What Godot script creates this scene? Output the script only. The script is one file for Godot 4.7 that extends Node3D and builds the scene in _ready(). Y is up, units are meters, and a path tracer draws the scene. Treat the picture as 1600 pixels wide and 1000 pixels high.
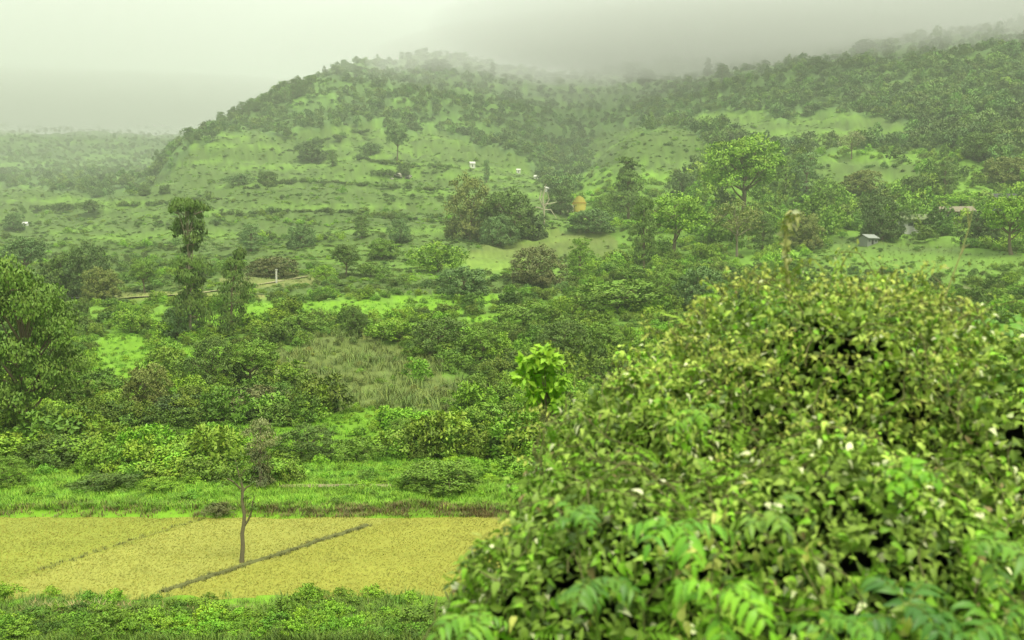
extends Node3D
# A misty green valley seen from a railway embankment: rice field, scrub, trees, hills in cloud, vine-covered bush.

const F := 1374.0          # focal length in pixels of a 1600 x 1000 picture
const PITCH := 2.917       # camera tilt, degrees down
var rng := RandomNumberGenerator.new()
var names := {}
var cam_basis := Basis.from_euler(Vector3(-deg_to_rad(PITCH), 0, 0))
var n_big := FastNoiseLite.new()
var n_mid := FastNoiseLite.new()
var n_fine := FastNoiseLite.new()

# ------------------------------------------------------------------ naming
func numbered(called: String) -> String:
	var k: int = names.get(called, 0)
	names[called] = k + 1
	return called if k == 0 else "%s_%03d" % [called, k]

func tag(o: Node3D, label: String, category := "", group := "", kind := "") -> Node3D:
	o.set_meta("label", label)
	if category: o.set_meta("category", category)
	if group: o.set_meta("group", group)
	if kind: o.set_meta("kind", kind)
	return o

func thing(called: String, label: String, category: String, at := Vector3.ZERO, turn := 0.0, group := "") -> Node3D:
	var o := Node3D.new()
	o.name = numbered(called)
	add_child(o)
	o.position = at
	o.rotation.y = turn
	tag(o, label, category, group)
	return o

func put(called: String, mesh: Mesh, mat: Material, parent: Node = self) -> MeshInstance3D:
	var o := MeshInstance3D.new()
	o.name = numbered(called) if parent == self else called
	o.mesh = mesh
	o.material_override = mat
	parent.add_child(o, true)
	return o

func structure(called: String, mesh: Mesh, mat: Material, label: String) -> MeshInstance3D:
	var o := put(called, mesh, mat)
	o.set_meta("kind", "structure")
	o.set_meta("label", label)
	return o

func stuff(called: String, mesh: Mesh, mat: Material, places: Array, tints: PackedColorArray, label: String, category := "", parent: Node = self) -> MultiMeshInstance3D:
	var mm := MultiMesh.new()
	mm.transform_format = MultiMesh.TRANSFORM_3D
	mm.use_colors = true
	mm.mesh = mesh
	mm.instance_count = places.size()
	for i in places.size():
		mm.set_instance_transform(i, places[i])
		mm.set_instance_color(i, tints[i])
	var o := MultiMeshInstance3D.new()
	o.name = numbered(called) if parent == self else called
	o.multimesh = mm
	o.material_override = mat
	o.set_meta("kind", "stuff")
	if label: o.set_meta("label", label)
	if category: o.set_meta("category", category)
	parent.add_child(o, true)
	return o

# ------------------------------------------------------------------ materials
func leafy(r: float, g: float, b: float, through := 0.35, rough := 0.55) -> StandardMaterial3D:
	var m := StandardMaterial3D.new()
	m.albedo_color = Color(r, g, b).linear_to_srgb()
	m.roughness = rough
	m.metallic_specular = 0.35
	m.vertex_color_use_as_albedo = true
	m.backlight_enabled = true
	m.backlight = Color(through, through, through)
	m.cull_mode = BaseMaterial3D.CULL_DISABLED
	return m

func plain(r: float, g: float, b: float, rough := 0.9) -> StandardMaterial3D:
	var m := StandardMaterial3D.new()
	m.albedo_color = Color(r, g, b).linear_to_srgb()
	m.roughness = rough
	m.metallic_specular = 0.3
	m.vertex_color_use_as_albedo = true
	return m

# ------------------------------------------------------------------ mesh builder
class Mb:
	var v := PackedVector3Array()
	var n := PackedVector3Array()
	var c := PackedColorArray()
	var ix := PackedInt32Array()
	func tri(a: int, b: int, d: int) -> void:
		ix.append(a); ix.append(b); ix.append(d)
	func vert(p: Vector3, nn: Vector3, col: Color) -> int:
		v.append(p); n.append(nn); c.append(col)
		return v.size() - 1
	# a small diamond-shaped leaf; bend pulls its normal towards out
	func leaf(p: Vector3, dir: Vector3, up: Vector3, ln: float, wd: float, col: Color, out: Vector3, bend: float) -> void:
		var side := dir.cross(up)
		if side.length_squared() < 1e-6: side = dir.cross(Vector3(0.3, 0.8, 0.5))
		side = side.normalized()
		var nn := side.cross(dir).normalized()
		if nn.dot(out) < 0.0:
			nn = -nn
			side = -side
		var sn := nn.lerp(out, bend).normalized()
		var k := v.size()
		v.append(p)
		v.append(p + dir * ln * 0.45 + side * wd * 0.5 + nn * ln * 0.08)
		v.append(p + dir * ln - nn * ln * 0.1)
		v.append(p + dir * ln * 0.45 - side * wd * 0.5 + nn * ln * 0.08)
		for i in 4:
			n.append(sn); c.append(col)
		ix.append(k); ix.append(k + 2); ix.append(k + 1)
		ix.append(k); ix.append(k + 3); ix.append(k + 2)
	func tube(path: Array, radii: Array, sides: int, col: Color) -> void:
		var k := v.size()
		for i in path.size():
			var d: Vector3 = (path[mini(i + 1, path.size() - 1)] - path[maxi(i - 1, 0)]).normalized()
			var a := d.cross(Vector3(0.31, 0.13, 0.94)).normalized()
			var b := d.cross(a)
			for s in sides:
				var t := TAU * s / sides
				var o := a * cos(t) + b * sin(t)
				vert(path[i] + o * float(radii[i]), o, col)
		for i in path.size() - 1:
			for s in sides:
				var q := k + i * sides + s
				var w := k + i * sides + (s + 1) % sides
				tri(q, q + sides, w)
				tri(w, q + sides, w + sides)
	func box(lo: Vector3, hi: Vector3, col: Color) -> void:
		for ax in 3:
			for sg in [0, 1]:
				var nn := Vector3.ZERO
				nn[ax] = 1.0 if sg else -1.0
				var k := v.size()
				for q in [[0, 0], [1, 0], [1, 1], [0, 1]]:
					var p := Vector3.ZERO
					p[ax] = hi[ax] if sg else lo[ax]
					p[(ax + 1) % 3] = hi[(ax + 1) % 3] if q[0] else lo[(ax + 1) % 3]
					p[(ax + 2) % 3] = hi[(ax + 2) % 3] if q[1] else lo[(ax + 2) % 3]
					vert(p, nn, col)
				if sg:
					tri(k, k + 2, k + 1); tri(k, k + 3, k + 2)
				else:
					tri(k, k + 1, k + 2); tri(k, k + 2, k + 3)
	func face(pts: Array, col: Color) -> void:
		var nn: Vector3 = -(pts[1] - pts[0]).cross(pts[2] - pts[0]).normalized()
		var k := v.size()
		for p in pts: vert(p, nn, col)
		for i in pts.size() - 2: tri(k, k + i + 1, k + i + 2)
	func done() -> ArrayMesh:
		var a := []
		a.resize(Mesh.ARRAY_MAX)
		a[Mesh.ARRAY_VERTEX] = v
		a[Mesh.ARRAY_NORMAL] = n
		a[Mesh.ARRAY_COLOR] = c
		a[Mesh.ARRAY_INDEX] = ix
		var m := ArrayMesh.new()
		m.add_surface_from_arrays(Mesh.PRIMITIVE_TRIANGLES, a)
		return m

func rnd(a: float, b: float) -> float:
	return rng.randf_range(a, b)

func ball() -> Vector3:
	var z := rng.randf_range(-1, 1)
	var t := rng.randf() * TAU
	var r := sqrt(1 - z * z)
	return Vector3(r * cos(t), z, r * sin(t))

func grey(t: float, warm := 0.0) -> Color:
	return Color(t * (1 + warm), t, t * (1 - warm))

# ------------------------------------------------------------------ the lie of the land
# heights of the valley, as the row at which the ground stands over each column of the plan and depth
const DEPTHS := [57, 70, 85, 105, 140, 180, 230, 300, 400, 520, 680, 880, 1150, 1500, 1900, 2600]
const PLAN := {
	-500: [758, 708, 660, 615, 562, 512, 472, 432, 392, 360, 335, 318, 300, 280, 250, 195],
	0: [758, 708, 660, 615, 560, 510, 470, 430, 388, 355, 330, 312, 295, 275, 245, 198],
	150: [758, 708, 660, 613, 555, 505, 462, 422, 380, 348, 322, 303, 290, 272, 245, 204],
	235: [758, 708, 660, 612, 552, 500, 458, 420, 376, 342, 312, 288, 283, 270, 245, 206],
	300: [758, 708, 660, 610, 546, 492, 450, 413, 369, 332, 288, 214, 245, 262, 245, 210],
	430: [758, 708, 660, 610, 542, 487, 447, 408, 363, 322, 275, 213, 152, 185, 210, 230],
	560: [758, 708, 660, 608, 540, 485, 445, 405, 360, 315, 266, 208, 128, 107, 150, 200],
	690: [758, 708, 660, 606, 540, 485, 445, 405, 360, 315, 266, 212, 140, 98, 125, 170],
	800: [758, 708, 660, 606, 540, 485, 445, 405, 355, 312, 272, 228, 168, 114, 150, 180],
	890: [758, 708, 660, 606, 540, 485, 445, 402, 350, 316, 292, 266, 200, 122, 145, 170],
	1000: [758, 708, 660, 606, 540, 485, 443, 398, 345, 292, 216, 214, 162, 112, 130, 150],
	1150: [758, 708, 660, 606, 540, 482, 440, 392, 330, 268, 208, 158, 118, 104, 104, 125],
	1300: [758, 708, 660, 606, 538, 478, 435, 385, 318, 250, 185, 126, 92, 82, 88, 110],
	1450: [758, 708, 660, 606, 536, 475, 430, 378, 308, 232, 158, 98, 70, 66, 72, 100],
	1600: [758, 708, 660, 606, 535, 472, 425, 372, 298, 212, 132, 76, 52, 50, 60, 90],
	2100: [758, 708, 660, 606, 535, 470, 420, 365, 285, 190, 100, 40, 15, 20, 35, 80],
}
const NPX := 131            # plan table: columns every 20 px from -500 to 2100
const ND := 240             # rows: log depth from 57 to 2600
var table := PackedFloat32Array()
var logs := PackedFloat32Array()

func hermite(xs: Array, ys: Array, x: float) -> float:
	var n := xs.size()
	if x <= xs[0]: return ys[0]
	if x >= xs[n - 1]: return ys[n - 1]
	var i := 0
	while x > xs[i + 1]: i += 1
	var h: float = xs[i + 1] - xs[i]
	var s: float = (ys[i + 1] - ys[i]) / h
	var m0 := s
	var m1 := s
	if i > 0:
		var sp: float = (ys[i] - ys[i - 1]) / (xs[i] - xs[i - 1])
		m0 = 0.0 if sp * s <= 0 else 2 * sp * s / (sp + s)
	if i < n - 2:
		var sn: float = (ys[i + 2] - ys[i + 1]) / (xs[i + 2] - xs[i + 1])
		m1 = 0.0 if sn * s <= 0 else 2 * sn * s / (sn + s)
	var t := (x - float(xs[i])) / h
	var t2 := t * t
	var t3 := t2 * t
	return (2 * t3 - 3 * t2 + 1) * ys[i] + (t3 - 2 * t2 + t) * h * m0 + (-2 * t3 + 3 * t2) * ys[i + 1] + (t3 - t2) * h * m1

func build_table() -> void:
	var ld := []
	for d in DEPTHS: ld.append(log(d))
	var cols := PLAN.keys()
	var rows := []
	for j in ND:
		var l: float = lerp(log(57.0), log(2600.0), j / float(ND - 1))
		var r := []
		for p in cols: r.append(hermite(ld, PLAN[p], l))
		rows.append(r)
	table.resize(NPX * ND)
	for j in ND:
		var d: float = exp(lerp(log(57.0), log(2600.0), j / float(ND - 1)))
		for i in NPX:
			var y := hermite(cols, rows[j], -500 + 20.0 * i)
			table[j * NPX + i] = (430.0 - y) / F * d

const NEAR_D := [0.0, 6.0, 10.0, 20.0, 28.0, 33.0, 37.0, 37.6, 50.2, 51.2, 53.0, 57.0]
const NEAR_H := [-2.6, -3.6, -5.4, -10.6, -13.1, -13.6, -13.75, -14.1, -14.1, -13.75, -13.68, -13.6]

func land(x: float, z: float) -> float:
	var d := absf(z)
	if d < 57.0:
		return hermite(NEAR_D, NEAR_H, d) + (n_mid.get_noise_2d(x * 3.0, z * 3.0) * 0.25 if d < 37.0 or d > 51.0 else 0.0)
	var px := clampf(800.0 + F * x / d, -499.0, 2099.0)
	var fi := (px + 500.0) / 20.0
	var fj := clampf(log(d / 57.0) / log(2600.0 / 57.0), 0, 0.99999) * (ND - 1)
	var i := int(fi)
	var j := int(fj)
	var k := j * NPX + i
	var a := lerpf(table[k], table[k + 1], fi - i)
	var b := lerpf(table[k + NPX], table[k + NPX + 1], fi - i)
	var h := lerpf(a, b, fj - j)
	var rough := clampf((d - 57.0) / 500.0, 0.0, 1.6)
	h += n_big.get_noise_2d(x, z) * 9.0 * rough * clampf((d - 150) / 300, 0, 1) + n_mid.get_noise_2d(x, z) * (0.5 + 3.5 * rough) * clampf((d - 57) / 30, 0, 1)
	return h

func ground(x: float, z: float) -> Vector3:
	return Vector3(x, land(x, z), z)

func ray(px: float, py: float) -> Vector3:
	return cam_basis * Vector3((px - 800.0) / F, (500.0 - py) / F, -1.0)

# where the line of sight over (px, py) first meets the land
func on(px: float, py: float) -> Vector3:
	var r := ray(px, py)
	r /= -r.z
	var d := 30.0
	var last := d
	while d < 3000.0:
		var p := r * d
		if p.y < land(p.x, p.z):
			for k in 12:
				var m := (last + d) / 2
				var q := r * m
				if q.y < land(q.x, q.z): d = m
				else: last = m
			var q2 := r * d
			return ground(q2.x, q2.z)
		last = d
		d *= 1.03
	return ground(r.x * 1500.0, -1500.0)

func pixel(p: Vector3) -> Vector2:
	var q := cam_basis.inverse() * p
	return Vector2(800.0 + F * q.x / -q.z, 500.0 - F * q.y / -q.z)

# ------------------------------------------------------------------ land cover
# fields and thickets of the valley floor: [plan x, plan y, half width, half height, kind]
enum {SCRUB, MEADOW, BRIGHT, DRY, FOREST, TAN}
const PATCHES := [
	[560, 484, 190, 13, BRIGHT], [300, 500, 120, 12, BRIGHT], [190, 560, 60, 60, BRIGHT], [480, 690, 330, 26, BRIGHT],
	[640, 735, 260, 22, BRIGHT], [700, 468, 110, 10, BRIGHT], [330, 560, 70, 22, BRIGHT], [620, 655, 120, 16, BRIGHT], [240, 650, 60, 26, BRIGHT], [800, 500, 90, 12, BRIGHT], [100, 770, 220, 36, BRIGHT], [430, 782, 500, 20, BRIGHT],
	[560, 575, 150, 48, DRY], [640, 620, 140, 36, DRY], [850, 382, 120, 38, DRY], [770, 405, 60, 20, DRY], [430, 438, 90, 9, TAN], [250, 462, 150, 7, TAN],
	[480, 400, 150, 24, MEADOW], [1390, 412, 150, 34, MEADOW], [1570, 420, 110, 30, MEADOW], [1000, 235, 85, 40, MEADOW], [1290, 205, 120, 22, MEADOW],
	[1150, 190, 60, 14, MEADOW], [1490, 325, 70, 10, BRIGHT], [1350, 270, 90, 16, MEADOW],
]

func forest_line(px: float) -> float:
	return hermite([-500, 150, 225, 262, 310, 390, 480, 640, 800, 880, 940, 1080, 1600], [300, 298, 290, 262, 218, 214, 206, 192, 232, 292, 250, 240, 250], px)

func cover(p: Vector3) -> int:
	var d := -p.z
	var q := pixel(p)
	var s := 60.0 / d
	var wob := n_mid.get_noise_2d(p.x * s * 2.0, p.z * s * 2.0) * 0.9 + n_fine.get_noise_2d(p.x * s, p.z * s) * 0.35
	for a in PATCHES:
		var e: float = pow((q.x - a[0]) / a[2], 2) + pow((q.y - a[1]) / a[3], 2)
		if e + wob < 1.0: return a[4]
	if d < 57: return BRIGHT
	if d < 210: return SCRUB
	if q.y < forest_line(q.x) + wob * 30: return FOREST
	if q.x < 890: return MEADOW
	return SCRUB

const GROUND_COLOR := [Color(0.11, 0.21, 0.027), Color(0.078, 0.128, 0.03), Color(0.14, 0.29, 0.018), Color(0.12, 0.165, 0.038), Color(0.075, 0.135, 0.042), Color(0.2, 0.21, 0.07)]

func build_ground() -> void:
	var mb := Mb.new()
	var angles := []
	var a := -180.0
	while a < 180.0:
		angles.append(a)
		a += 0.15 if absf(a + 0.01) < 36.0 else 3.0
	angles.append(180.0)
	var rings := []
	var r := 2.0
	while r < 2700.0:
		rings.append(r)
		r *= 1.022 if r > 45 else (1.08 if r < 28 else 1.03)
	rings.append_array([3100.0, 3800.0, 5000.0, 7000.0])
	var na := angles.size()
	for rr in rings:
		for t in angles:
			var x: float = rr * sin(deg_to_rad(t))
			var z: float = -rr * cos(deg_to_rad(t))
			var y := land(x, z)
			var col: Color = GROUND_COLOR[BRIGHT]
			if absf(t) < 45.0 and z < -57.0:
				col = GROUND_COLOR[cover(Vector3(x, y, z))]
			var m := 1.0 + 0.28 * n_fine.get_noise_2d(x, z) + 0.25 * n_mid.get_noise_2d(x * 2.0, z * 2.0)
			if rr > 200.0:
				# terraces of the slopes: bands along the contours, each with grass of its own
				var band := n_big.get_noise_2d(x * 0.8 + 300.0, y * 14.0 + z * 0.3)
				m *= 1.0 + 0.45 * band
				col = col.lerp(GROUND_COLOR[BRIGHT] if band > 0.0 else GROUND_COLOR[SCRUB], clampf(absf(band) * 1.0, 0.0, 0.35))
			mb.vert(Vector3(x, y, z), Vector3.UP, col * m)
	for j in rings.size() - 1:
		for i in na - 1:
			var k := j * na + i
			mb.tri(k, k + na, k + 1)
			mb.tri(k + 1, k + na, k + na + 1)
	# smooth normals
	var nn := PackedVector3Array()
	nn.resize(mb.v.size())
	for t in range(0, mb.ix.size(), 3):
		var i0 := mb.ix[t]
		var i1 := mb.ix[t + 1]
		var i2 := mb.ix[t + 2]
		var f := (mb.v[i2] - mb.v[i0]).cross(mb.v[i1] - mb.v[i0])
		nn[i0] += f; nn[i1] += f; nn[i2] += f
	for i in nn.size(): nn[i] = nn[i].normalized() if nn[i].length_squared() > 0 else Vector3.UP
	mb.n = nn
	structure("ground", mb.done(), plain(1, 1, 1), "green valley floor rising into misty hills")

# ------------------------------------------------------------------ plants
var kinds := {}
var M := {}

# lobes: [centre, radii, tone]; leaves gather in clumps on the lobes
func crown_mesh(lobes: Array, clumps: int, per: int, ln: float, wd: float, spread: float, droop: float, seed_: int) -> ArrayMesh:
	rng.seed = seed_
	var mb := Mb.new()
	for L in lobes:
		var c: Vector3 = L[0]
		var R: Vector3 = L[1]
		for k in clumps:
			var d := ball()
			if d.y < -0.35: d.y *= -rnd(0.2, 1.0)
			d = d.normalized()
			var q := c + d * R * rnd(0.72, 1.06)
			var inside := false
			for O in lobes:
				if O != L and ((q - O[0]) / O[1]).length() < 0.62: inside = true
			if inside and rng.randf() < 0.8: continue
			var tone: float = L[2] * rnd(0.75, 1.25)
			var warm := rnd(-0.08, 0.14)
			var rad := R * spread * rnd(0.7, 1.35)
			for i in per:
				var e := ball()
				var p := q + e * rad * pow(rng.randf(), 0.5) * Vector3(1, 0.7, 1)
				if p.y < 0.0: p.y = rnd(0.0, 0.05)
				var out := (e * 0.6 + d + Vector3(0, 0.35, 0)).normalized()
				var dir := (out * 0.5 + ball() * 0.9 + Vector3(0, -droop, 0)).normalized()
				var s := rnd(0.65, 1.3)
				var t := tone * rnd(0.8, 1.2)
				mb.leaf(p, dir, (ball() + out).normalized(), ln * s, wd * s, grey(t, warm), out, 0.45)
	return mb.done()

func limbs_mesh(lobes: Array, trunk: float, top: float, seed_: int) -> ArrayMesh:
	rng.seed = seed_
	var mb := Mb.new()
	var path := []
	var radii := []
	var sway := Vector3(rnd(-0.03, 0.03), 0, rnd(-0.03, 0.03))
	for i in 7:
		var t := i / 6.0
		path.append(Vector3(0, t * top, 0) + sway * sin(t * 3.0) + Vector3(rnd(-1, 1), 0, rnd(-1, 1)) * 0.008)
		radii.append(trunk * (1.35 if i == 0 else 1.0 - 0.7 * t))
	path[0].y = -0.06
	mb.tube(path, radii, 8, grey(1.0, 0.05))
	for L in lobes:
		var c: Vector3 = L[0]
		var k := clampi(int(c.y / top * 6.0 * 0.7), 1, 5)
		var b: Vector3 = path[k]
		var mid := b.lerp(c, 0.5) + Vector3(rnd(-1, 1), rnd(-0.5, 1), rnd(-1, 1)) * 0.03
		mb.tube([b, mid, c], [trunk * 0.45, trunk * 0.3, trunk * 0.12], 5, grey(0.95, 0.05))
		for i in 3:
			mb.tube([c.lerp(mid, 0.3), c + ball() * L[1] * 0.8], [trunk * 0.14, trunk * 0.05], 4, grey(0.95, 0.05))
	return mb.done()

func lobes_round(n: int, centre: Vector3, spread: Vector3, r: float, flat := 0.8) -> Array:
	var out := []
	for i in n:
		var t := i * 2.39996 + rnd(-0.3, 0.3)
		var y := 1.0 - 1.7 * (i + 0.5) / n
		var rr := sqrt(maxf(0.05, 1 - y * y))
		var p := centre + Vector3(cos(t) * rr, y, sin(t) * rr) * spread * rnd(0.75, 1.1)
		var s := r * rnd(0.75, 1.25)
		out.append([p, Vector3(s, s * flat, s), rnd(0.8, 1.15)])
	return out

func lobes_skirt(r: float) -> Array:
	var out := []
	for i in 7:
		var t := TAU * i / 7.0 + rnd(-0.2, 0.2)
		out.append([Vector3(cos(t) * r, rnd(0.08, 0.16), sin(t) * r), Vector3(0.17, 0.17, 0.17) * rnd(0.8, 1.2), rnd(0.75, 1.05)])
	return out

func kind(called: String, lobes: Array, clumps: int, per: int, ln: float, wd: float, spread: float, droop: float, trunk: float, top: float, seed_: int) -> void:
	kinds[called] = {"crown": crown_mesh(lobes, clumps, per, ln, wd, spread, droop, seed_), "trunk": limbs_mesh(lobes, trunk, top, seed_ + 7)}

func build_kinds() -> void:
	rng.seed = 11
	# every kind: 1 high, 1 wide
	kind("broad", lobes_round(13, Vector3(0, 0.62, 0), Vector3(0.33, 0.27, 0.33), 0.18), 26, 34, 0.03, 0.02, 0.34, 0.25, 0.03, 0.7, 21)
	kind("broad2", lobes_round(10, Vector3(0.03, 0.6, 0), Vector3(0.32, 0.26, 0.32), 0.2), 28, 36, 0.03, 0.02, 0.32, 0.35, 0.028, 0.72, 22)
	kind("dome", lobes_skirt(0.34) + lobes_round(12, Vector3(0, 0.4, 0), Vector3(0.34, 0.38, 0.34), 0.19, 1.0), 24, 32, 0.034, 0.022, 0.32, 0.2, 0.03, 0.5, 23)
	kind("dome2", lobes_skirt(0.3) + lobes_round(9, Vector3(0, 0.38, 0), Vector3(0.32, 0.38, 0.32), 0.22, 1.0), 26, 34, 0.034, 0.022, 0.3, 0.3, 0.03, 0.5, 24)
	var col := []
	for i in 9: col.append([Vector3(rnd(-0.12, 0.12), 0.1 + 0.1 * i, rnd(-0.12, 0.12)), Vector3(0.38, 0.1, 0.38) * rnd(0.75, 1.1), rnd(0.8, 1.15)])
	kind("column", col, 24, 28, 0.028, 0.045, 0.42, 0.5, 0.05, 0.9, 25)
	var con := []
	for i in 11:
		var t := i / 10.0
		con.append([Vector3(rnd(-0.1, 0.1), 0.12 + 0.82 * t, rnd(-0.1, 0.1)), Vector3(0.42, 0.13, 0.42) * (1.0 - 0.62 * t), rnd(0.8, 1.15)])
	kind("cone", con, 24, 28, 0.028, 0.034, 0.4, 0.4, 0.04, 0.92, 26)
	kind("airy", lobes_round(9, Vector3(0, 0.66, 0), Vector3(0.34, 0.26, 0.34), 0.16), 14, 22, 0.036, 0.018, 0.42, 0.4, 0.022, 0.75, 27)
	kind("shrub", lobes_round(7, Vector3(0, 0.34, 0), Vector3(0.36, 0.3, 0.36), 0.24, 1.1), 26, 32, 0.042, 0.027, 0.34, 0.25, 0.02, 0.4, 28)
	# small plants for cover that no one could count
	kind("cover1", lobes_round(5, Vector3(0, 0.32, 0), Vector3(0.34, 0.28, 0.34), 0.25, 1.1), 16, 20, 0.075, 0.045, 0.36, 0.2, 0.02, 0.3, 29)
	kind("cover2", lobes_round(6, Vector3(0, 0.36, 0), Vector3(0.36, 0.36, 0.36), 0.2, 1.2), 14, 20, 0.085, 0.04, 0.4, 0.1, 0.02, 0.3, 30)
	kind("far1", lobes_round(5, Vector3(0, 0.48, 0), Vector3(0.3, 0.36, 0.3), 0.24, 1.1), 12, 12, 0.095, 0.065, 0.36, 0.2, 0.02, 0.5, 31)
	kind("far2", lobes_round(4, Vector3(0, 0.5, 0), Vector3(0.26, 0.38, 0.26), 0.24, 1.3), 12, 12, 0.095, 0.065, 0.36, 0.2, 0.02, 0.5, 32)

	M.dark = leafy(0.115, 0.2, 0.032)
	M.deep = leafy(0.09, 0.16, 0.035)
	M.mid = leafy(0.17, 0.31, 0.032)
	M.fresh = leafy(0.23, 0.42, 0.03)
	M.lime = leafy(0.27, 0.5, 0.03, 0.45)
	M.olive = leafy(0.2, 0.25, 0.055)
	M.brown = leafy(0.16, 0.185, 0.06)
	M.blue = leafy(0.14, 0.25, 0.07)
	M.pale = leafy(0.24, 0.28, 0.11)
	M.broad = leafy(0.15, 0.265, 0.035)
	M.any = leafy(1, 1, 1, 0.35)
	M.bark = plain(0.16, 0.13, 0.09)
	M.greybark = plain(0.24, 0.21, 0.16)

# a tree or bush that stands where the sight line over (px, py) meets the land; h and w in picture units at that depth
func plant(form: String, px: float, py: float, h: float, w: float, mat: String, called: String, label: String, category: String, group := "", bark := "bark") -> Node3D:
	var p := on(px, py)
	var s := -p.z / F
	var o := thing(called, label, category, p, rng.randf() * TAU, group)
	var size := Vector3(w * s, h * s, w * s)
	var tr := put("trunk", kinds[form].trunk, M[bark], o)
	tr.scale = size
	var cr := put("crown", kinds[form].crown, M[mat], o)
	cr.scale = size
	return o

func scatter(n: int, d0: float, d1: float, x0: float, x1: float, test: Callable) -> Array:
	var out := []
	for i in n:
		var d := exp(rnd(log(d0), log(d1)))
		var px := rnd(x0, x1)
		var p := ground((px - 800.0) / F * d, -d)
		var c := cover(p)
		var v = test.call(p, c, d, px)
		if v: out.append([p, v])
	return out

const TONES := [Color(0.215, 0.38, 0.035), Color(0.135, 0.24, 0.045), Color(0.2, 0.41, 0.025), Color(0.22, 0.24, 0.07), Color(0.125, 0.22, 0.065), Color(0.22, 0.25, 0.08)]

func cover_stuff(called: String, form: String, spots: Array, stretch: float, label: String, category: String, bias := 1.0) -> void:
	var places := []
	var tints := PackedColorArray()
	for s in spots:
		var p: Vector3 = s[0]
		var size: float = s[1] * rnd(0.65, 1.4)
		var b := Basis(Vector3.UP, rng.randf() * TAU).scaled(Vector3(size * rnd(0.85, 1.3), size * stretch * rnd(0.7, 1.3), size * rnd(0.85, 1.3)))
		places.append(Transform3D(b, p - Vector3(0, size * 0.08, 0)))
		var c: Color = TONES[cover(p)]
		var t := rnd(0.6, 1.35) * bias
		c = c.lerp(TONES[rng.randi() % 3], rnd(0, 0.4))
		# thickets of one sort of plant: darker here, fresher there
		var sort := n_mid.get_noise_2d(p.x * 0.8 + 50.0, p.z * 0.8) * 1.6 + rnd(-0.4, 0.4)
		c = c.lerp(Color(0.085, 0.155, 0.03), clampf(-sort, 0, 0.55) * (0.3 if cover(p) == FOREST else 1.0)) if sort < 0 else c.lerp(Color(0.24, 0.46, 0.025), clampf(sort * 1.2, 0, 0.8) * (0.3 if cover(p) == FOREST else 1.0))
		tints.append(Color(c.r * t * rnd(0.85, 1.2), c.g * t, c.b * t))
	stuff(called, kinds[form].crown, M.any, places, tints, label, category)

func grass_mesh(blades: int, lean: float, wd: float, seed_: int) -> ArrayMesh:
	rng.seed = seed_
	var mb := Mb.new()
	for i in blades:
		var b := Vector3(rnd(-0.4, 0.4), 0, rnd(-0.4, 0.4))
		var l := Vector3(1, 0, 0).rotated(Vector3.UP, rng.randf() * TAU) * lean * rnd(0.5, 1.5)
		var h := rnd(0.55, 1.0)
		var side := l.normalized().cross(Vector3.UP) * wd
		var t := rnd(0.75, 1.25)
		var k := mb.v.size()
		# the upper side of a blade that leans over
		var nn := (Vector3.UP * 1.1 - l.normalized() * 0.5).normalized()
		var col := grey(t, rnd(-0.05, 0.1))
		mb.vert(b - side, nn, col); mb.vert(b + side, nn, col)
		mb.vert(b + l * 0.35 * h + Vector3(0, h * 0.6, 0) - side * 0.8, nn, col); mb.vert(b + l * 0.35 * h + Vector3(0, h * 0.6, 0) + side * 0.8, nn, col)
		mb.vert(b + l * h + Vector3(0, h, 0), nn, col)
		mb.tri(k, k + 2, k + 1); mb.tri(k + 1, k + 2, k + 3); mb.tri(k + 2, k + 4, k + 3)
	return mb.done()

func grass_stuff(called: String, mesh: Mesh, spots: Array, tone: Color, vary: float, label: String, category: String) -> void:
	var places := []
	var tints := PackedColorArray()
	for s in spots:
		var size: float = s[1] * rnd(0.7, 1.3)
		places.append(Transform3D(Basis(Vector3.UP, rng.randf() * TAU).scaled(Vector3(size * 1.2, size, size * 1.2)), s[0] - Vector3(0, 0.02, 0)))
		var t := 1.0 + vary * rnd(-1, 1) + 0.3 * n_mid.get_noise_2d(s[0].x * 8.0, s[0].z * 8.0)
		tints.append(Color(tone.r * t * rnd(0.85, 1.2), tone.g * t, tone.b * t))
	stuff(called, mesh, M.any, places, tints, label, category)

# ------------------------------------------------------------------ rice field
func ribbon(pts: Array, width: float, lift: float, high: float, col: Color) -> ArrayMesh:
	var mb := Mb.new()
	var n := pts.size()
	for i in n:
		var p: Vector3 = pts[i]
		var d: Vector3 = (pts[mini(i + 1, n - 1)] - pts[maxi(i - 1, 0)]).normalized()
		var s := d.cross(Vector3.UP).normalized()
		var w := width * rnd(0.8, 1.2)
		for e in [[-1.0, -0.05], [-0.45, high * 0.9], [0.0, high], [0.45, high * 0.9], [1.0, -0.05]]:
			var q: Vector3 = p + s * w * e[0]
			q.y += lift + e[1] * rnd(0.85, 1.15)
			mb.vert(q, (Vector3.UP + s * float(e[0]) * (0.8 if high > 0.05 else 0.0)).normalized(), col * rnd(0.8, 1.2))
	for i in n - 1:
		for e in 4:
			var k := i * 5 + e
			mb.tri(k, k + 5, k + 1); mb.tri(k + 1, k + 5, k + 6)
	return mb.done()

func line_on(a: Vector2, b: Vector2, steps: int, wob := 0.0) -> Array:
	var out := []
	for i in steps + 1:
		var q := a.lerp(b, i / float(steps))
		out.append(on(q.x + rnd(-1, 1) * wob, q.y + rnd(-1, 1) * wob * 0.3))
	return out

# which of the three plots of the field (x, z) lies in
func parcel(x: float, z: float) -> int:
	var q := pixel(Vector3(x, -14.0, z))
	if (q.x - 60.0) * -80.0 - (q.y - 894.0) * 252.0 > 0.0: return 0
	return 1 if (q.x - 255.0) * -105.0 - (q.y - 928.0) * 320.0 > 0.0 else 2

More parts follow.
